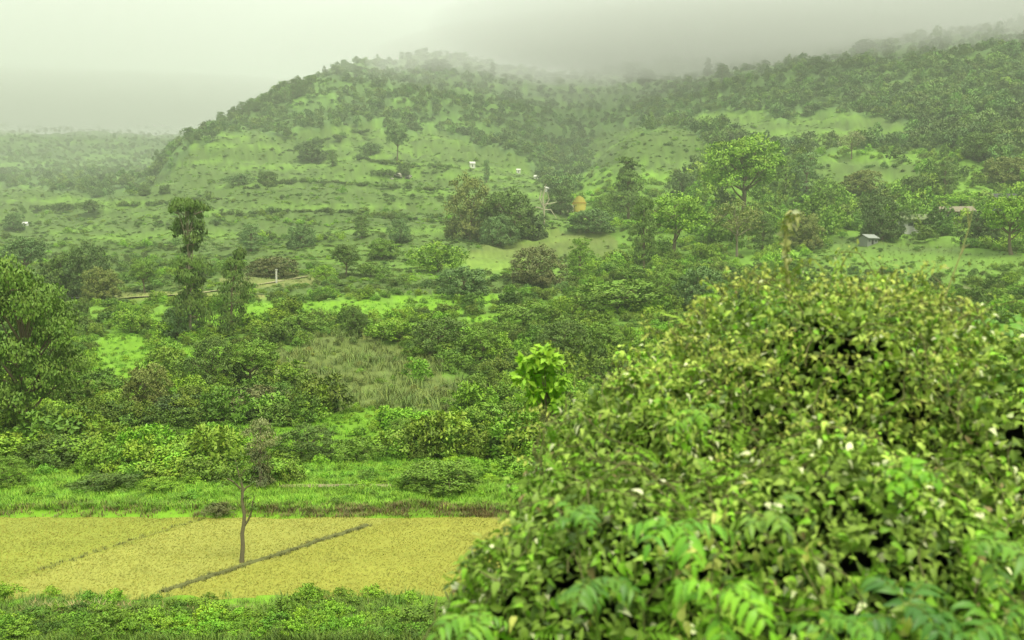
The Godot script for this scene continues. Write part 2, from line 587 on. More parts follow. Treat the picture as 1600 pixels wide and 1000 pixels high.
func build_field() -> void:
	var mb := Mb.new()
	var nx := 150
	var nz := 40
	for j in nz + 1:
		for i in nx + 1:
			var x := lerpf(-52, 22, i / float(nx))
			var z := lerpf(-37.4, -50.4, j / float(nz))
			var t := 1.0 + 0.12 * n_mid.get_noise_2d(x * 1.5, z * 3.0) + 0.1 * n_fine.get_noise_2d(x, z)
			mb.vert(Vector3(x, -14.02 + 0.03 * n_mid.get_noise_2d(x * 5, z * 5), z), Vector3.UP, [Color(0.222, 0.255, 0.04), Color(0.27, 0.285, 0.058), Color(0.246, 0.26, 0.043)][parcel(x, z)] * t)
	for j in nz:
		for i in nx:
			var k := j * (nx + 1) + i
			mb.tri(k, k + nx + 1, k + 1); mb.tri(k + 1, k + nx + 1, k + nx + 2)
	structure("field", mb.done(), plain(1, 1, 1), "flat yellow green rice field on the valley floor")
	var bunds := [line_on(Vector2(255, 928), Vector2(575, 823), 40, 1.5), line_on(Vector2(60, 894), Vector2(312, 814), 40, 1.5)]
	structure("footpath", ribbon(bunds[0], 0.17, 0.03, 0.16, Color(0.11, 0.12, 0.04)), plain(1, 1, 1), "dark grassy bund running past the thin field tree")
	structure("footpath", ribbon(bunds[1], 0.09, 0.04, 0.07, Color(0.2, 0.22, 0.05)), plain(1, 1, 1), "faint low bund across the left of the rice field")
	rng.seed = 71
	var spots := []
	for i in 60000:
		var p := Vector3(rnd(-40, 14), -14.0, rnd(-37.3, -50.3))
		var near := 9.0
		for b in bunds:
			for q in b: near = minf(near, Vector2(q.x - p.x, q.z - p.z).length())
			break
		if near < 0.22: continue
		spots.append([p, 0.075])
	grass_stuff("rice", grass_mesh(10, 0.6, 0.03, 41), spots, Color(0.272, 0.29, 0.046), 0.03, "short yellow green rice growing over the flat field", "rice")
	spots = []
	for b in bunds:
		for q in b:
			for i in (8 if b == bunds[0] else 2):
				spots.append([q + Vector3(rnd(-0.3, 0.3), 0.08, rnd(-0.2, 0.2)), 0.17])
	grass_stuff("grass", grass_mesh(10, 0.6, 0.04, 42), spots, Color(0.12, 0.14, 0.04), 0.3, "dark grass along the bunds of the rice field", "grass")

func build_covers() -> void:
	rng.seed = 81
	# weeds and grass on the foot of the embankment, in front of the field
	var near := []
	for i in 9000:
		var z := rnd(-31.5, -37.3)
		var x := rnd(-0.62, 0.02) * -z
		var px := 800.0 + F * x / -z
		if z < -35.2 and rng.randf() < 0.55 + 0.2 * (z + 35.2) * -1.0: continue
		near.append([ground(x, z), rnd(0.15, 0.4) * (1.3 if px > 420 else 1.0)])
	grass_stuff("grass", grass_mesh(18, 0.7, 0.02, 43), near, Color(0.12, 0.21, 0.027), 0.35, "rough green grass at the foot of the embankment", "grass")
	var weeds := []
	for i in 900:
		var z := rnd(-32.0, -36.9)
		var x := rnd(-0.62, 0.0) * -z
		if z < -34.4 and rng.randf() < (0.92 if x / -z * F + 800.0 < 420.0 else 0.7): continue
		weeds.append([ground(x, z), rnd(0.3, 0.9)])
	cover_stuff("weeds", "cover1", weeds, 0.8, "leafy weeds along the near edge of the field", "weeds", 0.95)
	var dead := []
	for i in 160:
		var px := rnd(40, 190) if i % 3 else rnd(0, 640)
		var p := on(px, rnd(946, 966))
		dead.append([p, 0.35])
	grass_stuff("dry_grass", grass_mesh(12, 0.8, 0.03, 44), dead, Color(0.3, 0.27, 0.11), 0.2, "withered straw grass in patches by the field", "grass")
	# the far bank of the field
	var bank := []
	for i in 15000:
		var z := rnd(-51.0, -64.0)
		var x := rnd(-0.62, 0.16) * -z
		bank.append([ground(x, z), rnd(0.15, 0.42)])
	grass_stuff("grass", grass_mesh(16, 0.7, 0.025, 45), bank, Color(0.18, 0.36, 0.025), 0.35, "bright green grass between the rice field and the scrub", "grass")
	var lip := []
	for i in 2200:
		var z := rnd(-50.3, -51.9)
		var x := rnd(-0.62, 0.1) * -z
		if rng.randf() < 0.35 + 0.65 * clampf((x / -z * F + 800 - 330) / 250, 0, 1): lip.append([ground(x, z), 0.3])
	grass_stuff("dry_grass", grass_mesh(12, 0.7, 0.03, 46), lip, Color(0.17, 0.15, 0.06), 0.3, "brown withered grass on the far bank of the field", "grass")
	var tufts := []
	for i in 420:
		var z := rnd(-52.0, -64.0)
		var x := rnd(-0.62, 0.16) * -z
		if n_mid.get_noise_2d(x * 2.0, z * 3.0) > -0.05: tufts.append([ground(x, z), rnd(0.3, 0.9)])
	cover_stuff("weeds", "cover1", tufts, 0.7, "low leafy weeds on the grass beyond the rice field", "weeds", 1.1)
	# scrub of the middle ground
	cover_stuff("undergrowth", "cover1", scatter(7500, 56, 235, -150, 1750, func(p, c, d, px):
		if c == DRY: return rnd(0.5, 1.3) if rng.randf() < 0.4 else 0.0
		if c == TAN: return 0.0
		if c == BRIGHT: return rnd(0.3, 1.0) if rng.randf() < 0.7 else 0.0
		return rnd(0.9, 2.6)), 0.85, "dense green scrub on the valley floor", "scrub")
	cover_stuff("undergrowth", "cover2", scatter(2600, 60, 260, -150, 1750, func(p, c, d, px):
		if c != SCRUB: return 0.0
		return rnd(1.2, 3.6)), 1.0, "taller bushes within the green scrub", "scrub", 0.85)
	var reeds := scatter(9000, 62, 260, 200, 1000, func(p, c, d, px):
		return rnd(0.5, 1.6) if c == DRY and rng.randf() < 0.8 else 0.0)
	grass_stuff("reeds", grass_mesh(16, 0.75, 0.018, 47), reeds, Color(0.135, 0.195, 0.038), 0.4, "brownish reeds and tall withering grass among the scrub", "reeds")
	var turf := scatter(26000, 60, 420, -100, 1700, func(p, c, d, px):
		return rnd(0.25, 0.45) + d * 0.001 if c == BRIGHT or c == MEADOW or c == TAN else 0.0)
	var g1 := []
	var g2 := []
	for s in turf:
		(g1 if cover(s[0]) == BRIGHT else g2).append(s)
	grass_stuff("grass", grass_mesh(14, 0.7, 0.03, 48), g1, Color(0.14, 0.32, 0.015), 0.3, "vivid green grass in strips between the scrub", "grass")
	grass_stuff("grass", grass_mesh(14, 0.7, 0.03, 49), g2, Color(0.145, 0.22, 0.04), 0.3, "soft green grass on the lower meadows", "grass")
	# slopes
	cover_stuff("undergrowth", "cover1", scatter(10500, 230, 1500, -150, 1800, func(p, c, d, px):
		if c == MEADOW: return rnd(0.8, 3.6) if n_big.get_noise_2d(p.x * 0.8 + 300.0, p.y * 14.0 + p.z * 0.3) < -0.08 and rng.randf() < 0.85 else (rnd(0.6, 1.8) if rng.randf() < 0.35 else 0.0)
		if c == DRY or c == TAN or c == BRIGHT: return rnd(0.5, 1.5) if rng.randf() < 0.25 else 0.0
		if c == FOREST: return 0.0
		return rnd(1.5, 5.0)), 0.9, "bushes scattered over the hill meadows", "bushes")
	cover_stuff("tussocks", "cover1", scatter(17000, 220, 1300, -150, 1300, func(p, c, d, px):
		return rnd(0.9, 1.8) + d * 0.001 if c == MEADOW else 0.0), 0.4, "rough tussocky grass over the hill meadows", "grass", 1.15)
	cover_stuff("forest", "far1", scatter(30000, 300, 2600, -200, 1850, func(p, c, d, px):
		if c != FOREST: return 0.0
		return rnd(4.0, 9.0)), 1.0, "hazy forest covering the upper hillsides", "forest")
	cover_stuff("forest", "far2", scatter(3500, 300, 2600, -200, 1850, func(p, c, d, px):
		if c != FOREST and not (c == SCRUB and px > 1080 and d > 300): return 0.0
		return rnd(5.0, 9.5)), 1.15, "taller hazy trees standing out of the hill forest", "forest", 0.8)
	# hedgerows between the terraces
	rng.seed = 87
	for a in [[[[438, 244], [500, 222], [575, 206]], "hazy hedge climbing the slope behind the lone dome tree"], [[[330, 338], [470, 330], [600, 338], [700, 350]], "dark hedge line along the lower meadow left of the large olive tree"],
		[[[380, 296], [480, 284], [590, 292], [690, 300]], "thin hedge across the meadow below the pale rocks"], [[[190, 322], [270, 318], [340, 312]], "loose hedge at the foot of the misty slope left"],
		[[[560, 250], [650, 262], [720, 262]], "hedge on the high meadow beside the tall hazy tree"]]:
		var spots := []
		for k in a[0].size() - 1:
			for q in line_on(Vector2(a[0][k][0], a[0][k][1]), Vector2(a[0][k + 1][0], a[0][k + 1][1]), 26, 3.0):
				if rng.randf() < 0.7: spots.append([q, -q.z / F * rnd(5, 13)])
		cover_stuff("hedge", "cover1", spots, 0.75, a[1], "hedge", 0.75)

# ------------------------------------------------------------------ clouds and mist on the hilltops
func fog_bank(called: String, at: Vector3, size: Vector3, density: float, shape := RenderingServer.FOG_VOLUME_SHAPE_ELLIPSOID) -> void:
	var f := FogVolume.new()
	f.name = numbered(called)
	f.shape = shape
	f.size = size
	f.position = at
	var m := FogMaterial.new()
	m.albedo = Color(0.97, 1.0, 0.97)
	m.density = density
	f.material = m
	f.set_meta("kind", "stuff")
	f.set_meta("label", "pale cloud lying over the hilltops")
	add_child(f, true)

func build_clouds() -> void:
	# [plan x, depth, height of its middle, length, thickness, depth of the bank, density]
	for a in [
		[1560, 1000, 276, 1300, 60, 560, 0.007], [1050, 1300, 306, 900, 58, 560, 0.007], [1400, 1050, 262, 1500, 110, 600, 0.0013], [60, 2300, 405, 2600, 90, 1100, 0.003], [60, 2100, 530, 2000, 330, 1000, 0.0007]]:
		fog_bank("cloud", Vector3((a[0] - 800.0) / F * a[1], a[2], -a[1]), Vector3(a[3], a[4], a[5]), a[6])

# ------------------------------------------------------------------ single trees and bushes
func build_special_kinds() -> void:
	rng.seed = 51
	kind("big", lobes_round(24, Vector3(0, 0.54, 0), Vector3(0.4, 0.42, 0.4), 0.16, 0.6), 34, 36, 0.024, 0.016, 0.42, 0.4, 0.028, 0.8, 52)
	kind("vine_tree", [
		[Vector3(-0.2, 0.96, 0), Vector3(0.2, 0.03, 0.3), 1.0], [Vector3(0.16, 0.95, 0.1), Vector3(0.24, 0.035, 0.3), 1.0], [Vector3(0.05, 0.985, -0.1), Vector3(0.2, 0.025, 0.2), 1.1],
		[Vector3(-0.42, 0.925, -0.1), Vector3(0.12, 0.03, 0.15), 1.0], [Vector3(0.46, 0.9, 0.0), Vector3(0.12, 0.035, 0.15), 0.95], [Vector3(0.34, 0.945, -0.2), Vector3(0.12, 0.025, 0.15), 1.0],
		[Vector3(-0.06, 0.82, 0), Vector3(0.25, 0.06, 0.28), 0.75], [Vector3(0.06, 0.77, 0), Vector3(0.27, 0.07, 0.28), 0.7], [Vector3(-0.02, 0.71, 0.1), Vector3(0.2, 0.06, 0.2), 0.7], [Vector3(0.1, 0.65, 0), Vector3(0.14, 0.05, 0.15), 0.8],
		[Vector3(-0.2, 0.53, 0), Vector3(0.26, 0.06, 0.26), 1.15], [Vector3(0.2, 0.5, 0.1), Vector3(0.28, 0.07, 0.28), 1.0], [Vector3(-0.32, 0.44, 0), Vector3(0.18, 0.06, 0.2), 1.1], [Vector3(0.05, 0.4, 0), Vector3(0.24, 0.06, 0.24), 0.9], [Vector3(0.36, 0.42, 0), Vector3(0.16, 0.05, 0.2), 0.9],
		[Vector3(-0.2, 0.22, 0), Vector3(0.28, 0.1, 0.3), 0.8], [Vector3(0.16, 0.14, 0.1), Vector3(0.32, 0.1, 0.3), 0.85], [Vector3(0.02, 0.3, 0), Vector3(0.18, 0.06, 0.2), 0.85]], 24, 24, 0.018, 0.05, 0.36, 0.5, 0.03, 0.95, 53)
	kind("vase", [
		[Vector3(0.3, 0.94, 0), Vector3(0.15, 0.08, 0.14), 0.9], [Vector3(0.15, 0.82, 0), Vector3(0.28, 0.09, 0.22), 1.05], [Vector3(0.05, 0.7, 0), Vector3(0.26, 0.1, 0.22), 1.0],
		[Vector3(0.15, 0.55, 0), Vector3(0.46, 0.14, 0.36), 0.85], [Vector3(0.08, 0.42, 0), Vector3(0.46, 0.14, 0.36), 0.85], [Vector3(0.0, 0.28, 0), Vector3(0.36, 0.13, 0.3), 0.8],
		[Vector3(-0.1, 0.15, 0), Vector3(0.28, 0.12, 0.25), 0.8], [Vector3(-0.15, 0.05, 0), Vector3(0.22, 0.08, 0.2), 0.8]], 30, 26, 0.022, 0.05, 0.4, 0.5, 0.04, 0.9, 54)
	kind("tall_grey", [
		[Vector3(0, 0.9, 0), Vector3(0.2, 0.08, 0.2), 1.2], [Vector3(-0.15, 0.78, 0), Vector3(0.28, 0.08, 0.28), 1.1], [Vector3(0.2, 0.72, 0), Vector3(0.28, 0.08, 0.28), 1.0],
		[Vector3(-0.05, 0.6, 0), Vector3(0.3, 0.08, 0.28), 0.9], [Vector3(-0.2, 0.5, 0), Vector3(0.2, 0.05, 0.2), 0.8],
		[Vector3(0, 0.42, 0), Vector3(0.2, 0.1, 0.2), 0.6], [Vector3(0, 0.25, 0), Vector3(0.22, 0.12, 0.22), 0.6], [Vector3(0.02, 0.1, 0), Vector3(0.24, 0.1, 0.24), 0.65]], 26, 24, 0.03, 0.03, 0.45, 0.4, 0.05, 0.85, 55)

# [form, x, foot y, height, width, colour, name, label, group]
const TREES := [
	["big", 42, 694, 288, 158, "broad", "broad_tree", "tall broad tree with tiered leafy crown and pale trunk at the left edge"],
	["dome", 100, 466, 82, 75, "dark", "round_tree", "dark round tree behind the tall broad tree, at the end of the grey road"],
	["dome2", 142, 464, 92, 66, "deep", "round_tree", "darkest tree beside the grey road, its top lobed above an olive skirt"],
	["dome", 160, 468, 58, 56, "olive", "bush", "olive brown bush at the foot of the darkest roadside tree"],
	["broad", 40, 440, 70, 70, "blue", "round_tree", "blurred blue green tree peeping over the tall broad tree's crown"],
	["broad2", 226, 458, 54, 50, "mid", "small_tree", "small green tree between the grey road and the vine-choked tree"],
	["vine_tree", 298, 528, 214, 76, "dark", "vine_tree", "tall vine-choked tree with ragged umbrella top over a dark ball of leaves", "", "greybark"],
	["vase", 362, 524, 134, 54, "dark", "column_tree", "narrow dark vine-wrapped tree widest at its middle, right of the umbrella-topped tree"],
	["dome2", 330, 612, 96, 84, "dark", "bush", "dark tall bush below the narrow vine-wrapped tree"],
	["broad2", 392, 612, 84, 96, "mid", "bush", "pale-topped leafy bush left of the brown reeds"],
	["shrub", 398, 650, 56, 100, "brown", "bush", "brownish low bush under the pale-topped bush by the brown reeds"],
	["dome", 234, 646, 90, 76, "olive", "bush", "olive grey bush in the middle of the bright scrub left of the reeds"],
	["shrub", 290, 660, 52, 110, "deep", "bush", "wide dark bush at the foot of the olive grey bush"],
	["dome2", 282, 528, 58, 56, "blue", "bush", "dark bluish bush hugging the base of the umbrella-topped tree"],
	["shrub", 205, 520, 44, 60, "fresh", "bush", "light green bush on the grass below the grey road"],
	["broad", 540, 433, 52, 50, "dark", "small_tree", "little lone tree with bare thin trunk and flat rounded crown on the meadow"],
	["column", 565, 372, 36, 26, "dark", "small_tree", "short dark upright tree just above the little lone tree"],
	["dome", 598, 404, 36, 50, "mid", "bush", "round green bush right of the little lone tree"],
	["dome2", 508, 440, 28, 36, "fresh", "bush", "bright round bush left of the little lone tree"],
	["shrub", 580, 432, 24, 50, "mid", "bush", "low green bush below the round one near the lone tree"],
	["dome", 424, 436, 40, 78, "brown", "bush", "brown grey dome-shaped bush on the tan strip with a pale post before it"],
	["dome", 470, 392, 46, 46, "blue", "bush", "bluish round tree on the meadow above the brown dome-shaped bush"],
	["column", 392, 392, 42, 34, "blue", "small_tree", "bluish upright tree above the narrow vine-wrapped tree"],
	["dome2", 625, 378, 40, 36, "blue", "small_tree", "hazy double-topped tree right of the short dark upright tree"],
	["dome", 487, 252, 34, 44, "deep", "round_tree", "dark dome-shaped tree standing alone high on the misty meadow"],
	["column", 520, 260, 26, 18, "dark", "small_tree", "small upright tree beside the lone dark dome on the high meadow"],
	["broad", 620, 249, 56, 40, "blue", "tall_tree", "tall hazy tree with round head near the pale rocks on the high meadow"],
	["shrub", 580, 243, 24, 34, "blue", "bush", "small hazy bush left of the tall hazy round-headed tree"],
	["dome", 418, 288, 24, 32, "dark", "bush", "round dark bush below and left of the high lone dome tree"],
	["shrub", 372, 290, 22, 40, "blue", "bush", "loose hazy bush on the slope at the hill's left shoulder"],
	["dome", 630, 274, 20, 22, "dark", "bush", "small dark tree right on the pale rock outcrop"],
	["shrub", 598, 276, 14, 36, "dark", "bush", "low dark bush on the left end of the pale rocks"],
	["dome2", 226, 306, 20, 20, "dark", "bush", "left of two little round trees at the foot of the misty slope"],
	["dome", 257, 303, 16, 18, "dark", "bush", "right of two little round trees at the foot of the misty slope"],
	["dome", 154, 308, 18, 15, "blue", "bush", "tiny hazy tree by itself in the far left valley"],
	["shrub", 138, 332, 24, 36, "dark", "bush", "hazy bush at the right end of the far valley hedge"],
	["shrub", 100, 332, 18, 44, "dark", "bush", "low hazy bush in the middle of the far valley hedge"],
	["shrub", 62, 330, 12, 26, "dark", "bush", "little hazy bush at the left end of the far valley hedge"],
	["dome", 22, 360, 32, 30, "blue", "bush", "hazy round tree beside the tiny white hut in the left valley"],
	["dome2", 735, 376, 112, 80, "olive", "large_tree", "large olive tree, tallest of the dark clump in the middle of the valley"],
	["dome", 795, 372, 86, 92, "dark", "large_tree", "dark green broad tree joined to the right of the large olive tree"],
	["dome2", 778, 384, 52, 56, "blue", "round_tree", "greyish green round tree in front of the dark central clump"],
	["dome", 832, 376, 52, 48, "deep", "bush", "very dark bush at the right end of the central clump, under the bare snag"],
	["column", 760, 284, 34, 12, "blue", "small_tree", "thin hazy tree rising behind the large olive tree"],
	["dome2", 876, 332, 44, 44, "deep", "round_tree", "dark tree between the pale bare snag and the yellow dome"],
	["dome", 925, 364, 42, 72, "blue", "bush", "wide grey green bush in front of the yellow dome"],
	["dome2", 945, 336, 36, 46, "mid", "bush", "mid green bush right of the yellow dome"],
	["cone", 982, 342, 96, 62, "dark", "conical_tree", "dark tapering tree right of the yellow dome"],
	["dome2", 1066, 314, 50, 50, "deep", "round_tree", "round very dark tree on the slope right of the tapering tree"],
	["broad2", 1052, 402, 100, 120, "fresh", "large_tree", "large fresh green spreading tree below the round very dark tree"],
	["column", 1006, 424, 116, 42, "dark", "column_tree", "dark layered column-like tree left of the large fresh green tree"],
	["broad", 1158, 345, 132, 136, "fresh", "large_tree", "big bright-topped tree standing above the pale trunks"],
	["broad2", 1228, 306, 62, 44, "mid", "round_tree", "green tree with tufted head right of the big bright-topped tree"],
	["column", 1258, 316, 76, 50, "blue", "column_tree", "bluish dark tree with a pale cap, right of the tufted one"],
	["airy", 1152, 402, 86, 96, "olive", "pale_trunk_tree", "thin olive tree showing pale bare trunks below the big bright-topped tree", "", "greybark"],
	["dome", 1255, 392, 70, 58, "olive", "bush", "olive rounded bush right behind the pale vine-wrapped stalk"],
	["column", 1192, 396, 62, 36, "dark", "column_tree", "dark slim tree just left of the pale vine-wrapped stalk"],
	["dome2", 1378, 376, 78, 70, "deep", "large_tree", "dark rounded tree standing directly left of the white-walled hut"],
	["column", 1476, 308, 56, 38, "dark", "column_tree", "dark upright tree on the slope above the brown-roofed hut"],
	["dome", 1425, 312, 42, 62, "dark", "bush", "dark wide bush on the slope left of the upright tree above the huts"],
	["dome", 1345, 306, 46, 60, "olive", "bush", "olive bush on the slope behind the dark tree by the white hut"],
	["shrub", 1500, 322, 26, 74, "lime", "bush", "bright lime low bush above the brown-roofed hut"],
	["dome", 1532, 384, 62, 60, "deep", "bush", "very dark bush under the dark-roofed hut at right"],
	["broad", 1580, 398, 92, 92, "fresh", "large_tree", "fresh green leafy tree at the right edge below the dark-roofed hut"],
	["dome", 1568, 290, 52, 70, "olive", "round_tree", "olive tree on the right edge of the slope above the dark-roofed hut"],
	["dome2", 1290, 330, 56, 52, "mid", "round_tree", "mid green tree behind and right of the bluish pale-capped tree"],
	["airy", 1330, 250, 44, 50, "pale", "round_tree", "thin pale tree on the brownish upper slope at right"],
	["dome", 1530, 250, 50, 60, "dark", "round_tree", "dark tree high on the right slope above the olive edge tree"],
	["shrub", 686, 430, 62, 84, "fresh", "bush", "fresh green flat-topped tree below the large olive tree"],
	["dome", 724, 464, 54, 84, "blue", "bush", "rounded bluish bush with ruffled leaves below the flat-topped tree"],
	["dome2", 838, 446, 68, 82, "brown", "bush", "brownish dark bush on the dry slope in the middle"],
	["column", 906, 440, 68, 36, "mid", "column_tree", "upright green tree at the right of the brownish dark bush"],
	["shrub", 968, 486, 58, 140, "mid", "bush", "broad low mid green bush below the dark layered column-like tree"],
	["dome", 1090, 486, 80, 72, "blue", "round_tree", "grey green round tree above the left shoulder of the vine mound"],
	["dome2", 1042, 470, 52, 60, "mid", "bush", "green bush left of the grey green round tree above the mound"],
	["dome", 556, 526, 52, 44, "dark", "bush", "dark upright bush standing above the brown reeds"],
	["dome2", 688, 560, 72, 96, "dark", "bush", "large dark bush at the right end of the brown reeds"],
	["dome", 752, 566, 64, 70, "mid", "bush", "green bush right of the large dark bush by the reeds"],
	["shrub", 622, 534, 42, 84, "fresh", "bush", "light green bush between the two dark bushes above the reeds"],
	["shrub", 468, 520, 36, 70, "mid", "bush", "low green bush on the vivid grass strip above the reeds"],
	["dome2", 880, 560, 66, 92, "dark", "bush", "dark bush beside the mound's upper left edge"],
	["dome", 935, 550, 52, 76, "mid", "bush", "mid green bush just above the mound's left slope"],
	["shrub", 820, 510, 46, 96, "mid", "bush", "wide green bush above the dark bush by the mound"],
	["dome2", 482, 718, 60, 92, "dark", "bush", "dark rounded bush behind the grass track across the field"],
	["shrub", 556, 722, 46, 74, "mid", "bush", "mid green bush right of the dark rounded one behind the track"],
	["shrub", 168, 766, 34, 86, "dark", "bush", "dark low bush alone on the bright grass behind the field"],
	["dome", 690, 762, 50, 124, "mid", "bush", "low green feathery bush mound on the grass near the field's right"],
	["dome2", 12, 760, 54, 58, "mid", "bush", "rounded green bush at the left picture edge above the rice field"],
	["dome2", 800, 700, 62, 66, "dark", "bush", "dark bush touching the left edge of the vine mound"],
	["tall_grey", 408, 764, 112, 66, "pale", "small_tree", "greyish thin tree with dark bushy stem, just behind the lone field tree", "", "bark"],
	["shrub", 340, 806, 24, 44, "brown", "bush", "brownish weedy bush on the bank at the field's far edge"],
	["shrub", 250, 768, 26, 60, "fresh", "bush", "small light bush on the bright grass left of the field trees"],
	["dome", 150, 694, 46, 74, "fresh", "bush", "bright bush right of the tall broad tree's foot"],
	["dome2", 90, 730, 52, 110, "dark", "bush", "wide dark bush under the tall broad tree's trunk"],
	["shrub", 240, 722, 44, 110, "fresh", "bush", "wide bright green bush in the lower left scrub"],
	["dome2", 630, 690, 40, 60, "mid", "bush", "small rounded bush below the right part of the reeds"],
]

func build_trees() -> void:
	rng.seed = 91
	for t in TREES:
		plant(t[0], t[1], t[2], t[3], t[4], t[5], t[6], t[7], "bush" if "bush" in t[6] else "tree", "bushes scattered over the valley" if "bush" in t[6] else "trees scattered over the valley", t[9] if t.size() > 9 else "bark")
	# the row of trees on the skyline of the left ridge
	for i in 17:
		var px := 312.0 + i * 11.0 + rnd(-3, 3)
		var ly: float = hermite([300, 330, 390, 430, 500], [208, 196, 172, 158, 132], px)
		plant(["column", "cone", "dome"][i % 3], px, ly + 5, rnd(15, 26), rnd(10, 18), "deep", "ridge_tree", "small dark hazy tree in the row along the misty left ridge line", "tree", "trees along the left ridge line")
	for a in [[684, 112, 22, 40, "dome", "wide dim tree crowning the hill's highest point under the cloud"], [770, 122, 24, 10, "column", "thin dim tree on the skyline just right of the hill's highest point"],
		[560, 116, 14, 26, "dome", "low dim tree on the skyline where the left ridge meets the hilltop"], [986, 128, 30, 24, "column", "upright dim skyline tree, left of the two above the pale green knoll"],
		[1010, 130, 26, 30, "dome", "rounded dim skyline tree, right of the two above the pale green knoll"], [1106, 118, 28, 16, "cone", "pointed dim skyline tree, taller of two in the middle of the right ridge"],
		[1128, 122, 22, 18, "column", "shorter dim tree beside the pointed skyline tree on the right ridge"], [1275, 112, 26, 30, "dome", "rounded dark tree high on the cloudy right hill above the olive slope"],
		[1352, 84, 24, 40, "dome", "wide dark tree where the right hill goes up into the cloud"]]:
		plant(a[4], a[0], a[1], a[2], a[3], "deep", "skyline_tree", a[5], "tree", "trees on the cloudy skyline")

# ------------------------------------------------------------------ the thin tree in the field
func build_field_tree() -> void:
	rng.seed = 61
	var p := on(378, 881)
	var u := -p.z / F
	var o := thing("field_tree", "thin bare-stemmed tree with small leafy tuft standing in the rice field", "tree", p)
	var mb := Mb.new()
	var path := []
	var radii := []
	for q in [[0, -4, 4.8], [0, 8, 3.8], [2, 30, 3.3], [1, 48, 3.2], [4, 64, 3.1], [5, 80, 2.6], [2, 100, 2.4], [3, 122, 2.0], [-3, 145, 1.3], [-8, 166, 0.6]]:
		path.append(Vector3(q[0], q[1], 0) * u)
		radii.append(q[2] * u)
	mb.tube(path, radii, 9, Color(0.62, 0.62, 0.5))
	put("trunk", mb.done(), M.greybark, o)
	for b in [[[[4, 60, 0], [11, 70, 1], [17, 84, 2], [19, 100, 2], [24, 112, 3]], 2.0], [[[1, 112, 0], [8, 122, -2], [16, 126, -3]], 1.5], [[[0, 120, 0], [-10, 132, 3], [-20, 138, 4]], 1.6], [[[-2, 136, 0], [4, 146, 2], [9, 152, 3]], 1.3]]:
		mb = Mb.new()
		path = []
		radii = []
		for i in b[0].size():
			path.append(Vector3(b[0][i][0], b[0][i][1], b[0][i][2]) * u)
			radii.append(b[1] * u * (1.0 - 0.19 * i))
		mb.tube(path, radii, 6, Color(0.62, 0.62, 0.5))
		put("branch", mb.done(), M.greybark, o)
	var lobes := []
	for q in [[-22, 142, 9], [-10, 156, 10], [4, 158, 9], [-4, 170, 8], [16, 132, 7], [16, 94, 5], [-16, 132, 8], [2, 138, 8], [12, 148, 7], [-26, 128, 5], [9, 104, 4], [24, 90, 4]]:
		lobes.append([Vector3(q[0], q[1], rnd(-8, 8)) * u, Vector3(q[2], q[2] * 0.7, q[2]) * u, rnd(0.8, 1.1)])
	put("crown", crown_mesh(lobes, 6, 9, 0.12, 0.05, 0.7, 0.5, 62), M.dark, o)

# ------------------------------------------------------------------ huts, dome, rocks, road
func hut(px: float, py: float, w: float, h: float, turn: float, wall: Color, roof: Color, label: String, open_front := false) -> void:
	var p := on(px, py)
	var u := -p.z / F
	var W := w * u * 0.5
	var H := h * u
	var D := W * 0.75
	var o := thing("hut", label, "hut", p, turn, "tiny white huts on the far slopes" if w < 10 else "huts on the right slope")
	var mb := Mb.new()
	var wh := H * 0.62
	mb.box(Vector3(-W, -H * 0.3, -D), Vector3(W, wh, D), Color.WHITE)
	put("wall", mb.done(), plain(wall.r, wall.g, wall.b), o)
	mb = Mb.new()
	var e := W * 1.15
	var g := D * 1.25
	var y := wh * 0.96
	for s in [1.0, -1.0]:
		var a := Vector3(-e, y, g * s)
		var b := Vector3(e, y, g * s)
		var c := Vector3(e, H, 0)
		var d := Vector3(-e, H, 0)
		var t := Vector3(0, H * 0.06, 0)
		var top := [a + t, d + t, c + t, b + t]
		var low := [a, b, c, d]
		if s < 0:
			top.reverse()
			low.reverse()
		mb.face(top, Color.WHITE); mb.face(low, Color.WHITE)
		mb.face([a, a + t, b + t, b] if s > 0 else [b, b + t, a + t, a], Color.WHITE)
	for s in [1.0, -1.0]:
		mb.face([Vector3(W * s, wh, -D), Vector3(W * s, H * 0.97, 0), Vector3(W * s, wh, D)], Color(0.8, 0.8, 0.8))
	put("roof", mb.done(), plain(roof.r, roof.g, roof.b, 0.7), o)
	mb = Mb.new()
	if open_front:
		mb.box(Vector3(-W * 0.25, 0, D * 0.9), Vector3(W * 0.96, wh * 0.82, D + 0.04), Color.WHITE)
	else:
		mb.box(Vector3(-W * 0.2, 0, D * 0.9), Vector3(W * 0.15, wh * 0.75, D + 0.04), Color.WHITE)
	put("door", mb.done(), plain(0.025, 0.025, 0.02), o)
	if w > 20:
		for s in ([-0.62] if open_front else [-0.6, 0.6]):
			mb = Mb.new()
			mb.box(Vector3(W * (s - 0.14), wh * 0.4, D * 0.9), Vector3(W * (s + 0.14), wh * 0.72, D + 0.04), Color.WHITE)
			put("window", mb.done(), plain(0.05, 0.06, 0.06), o)

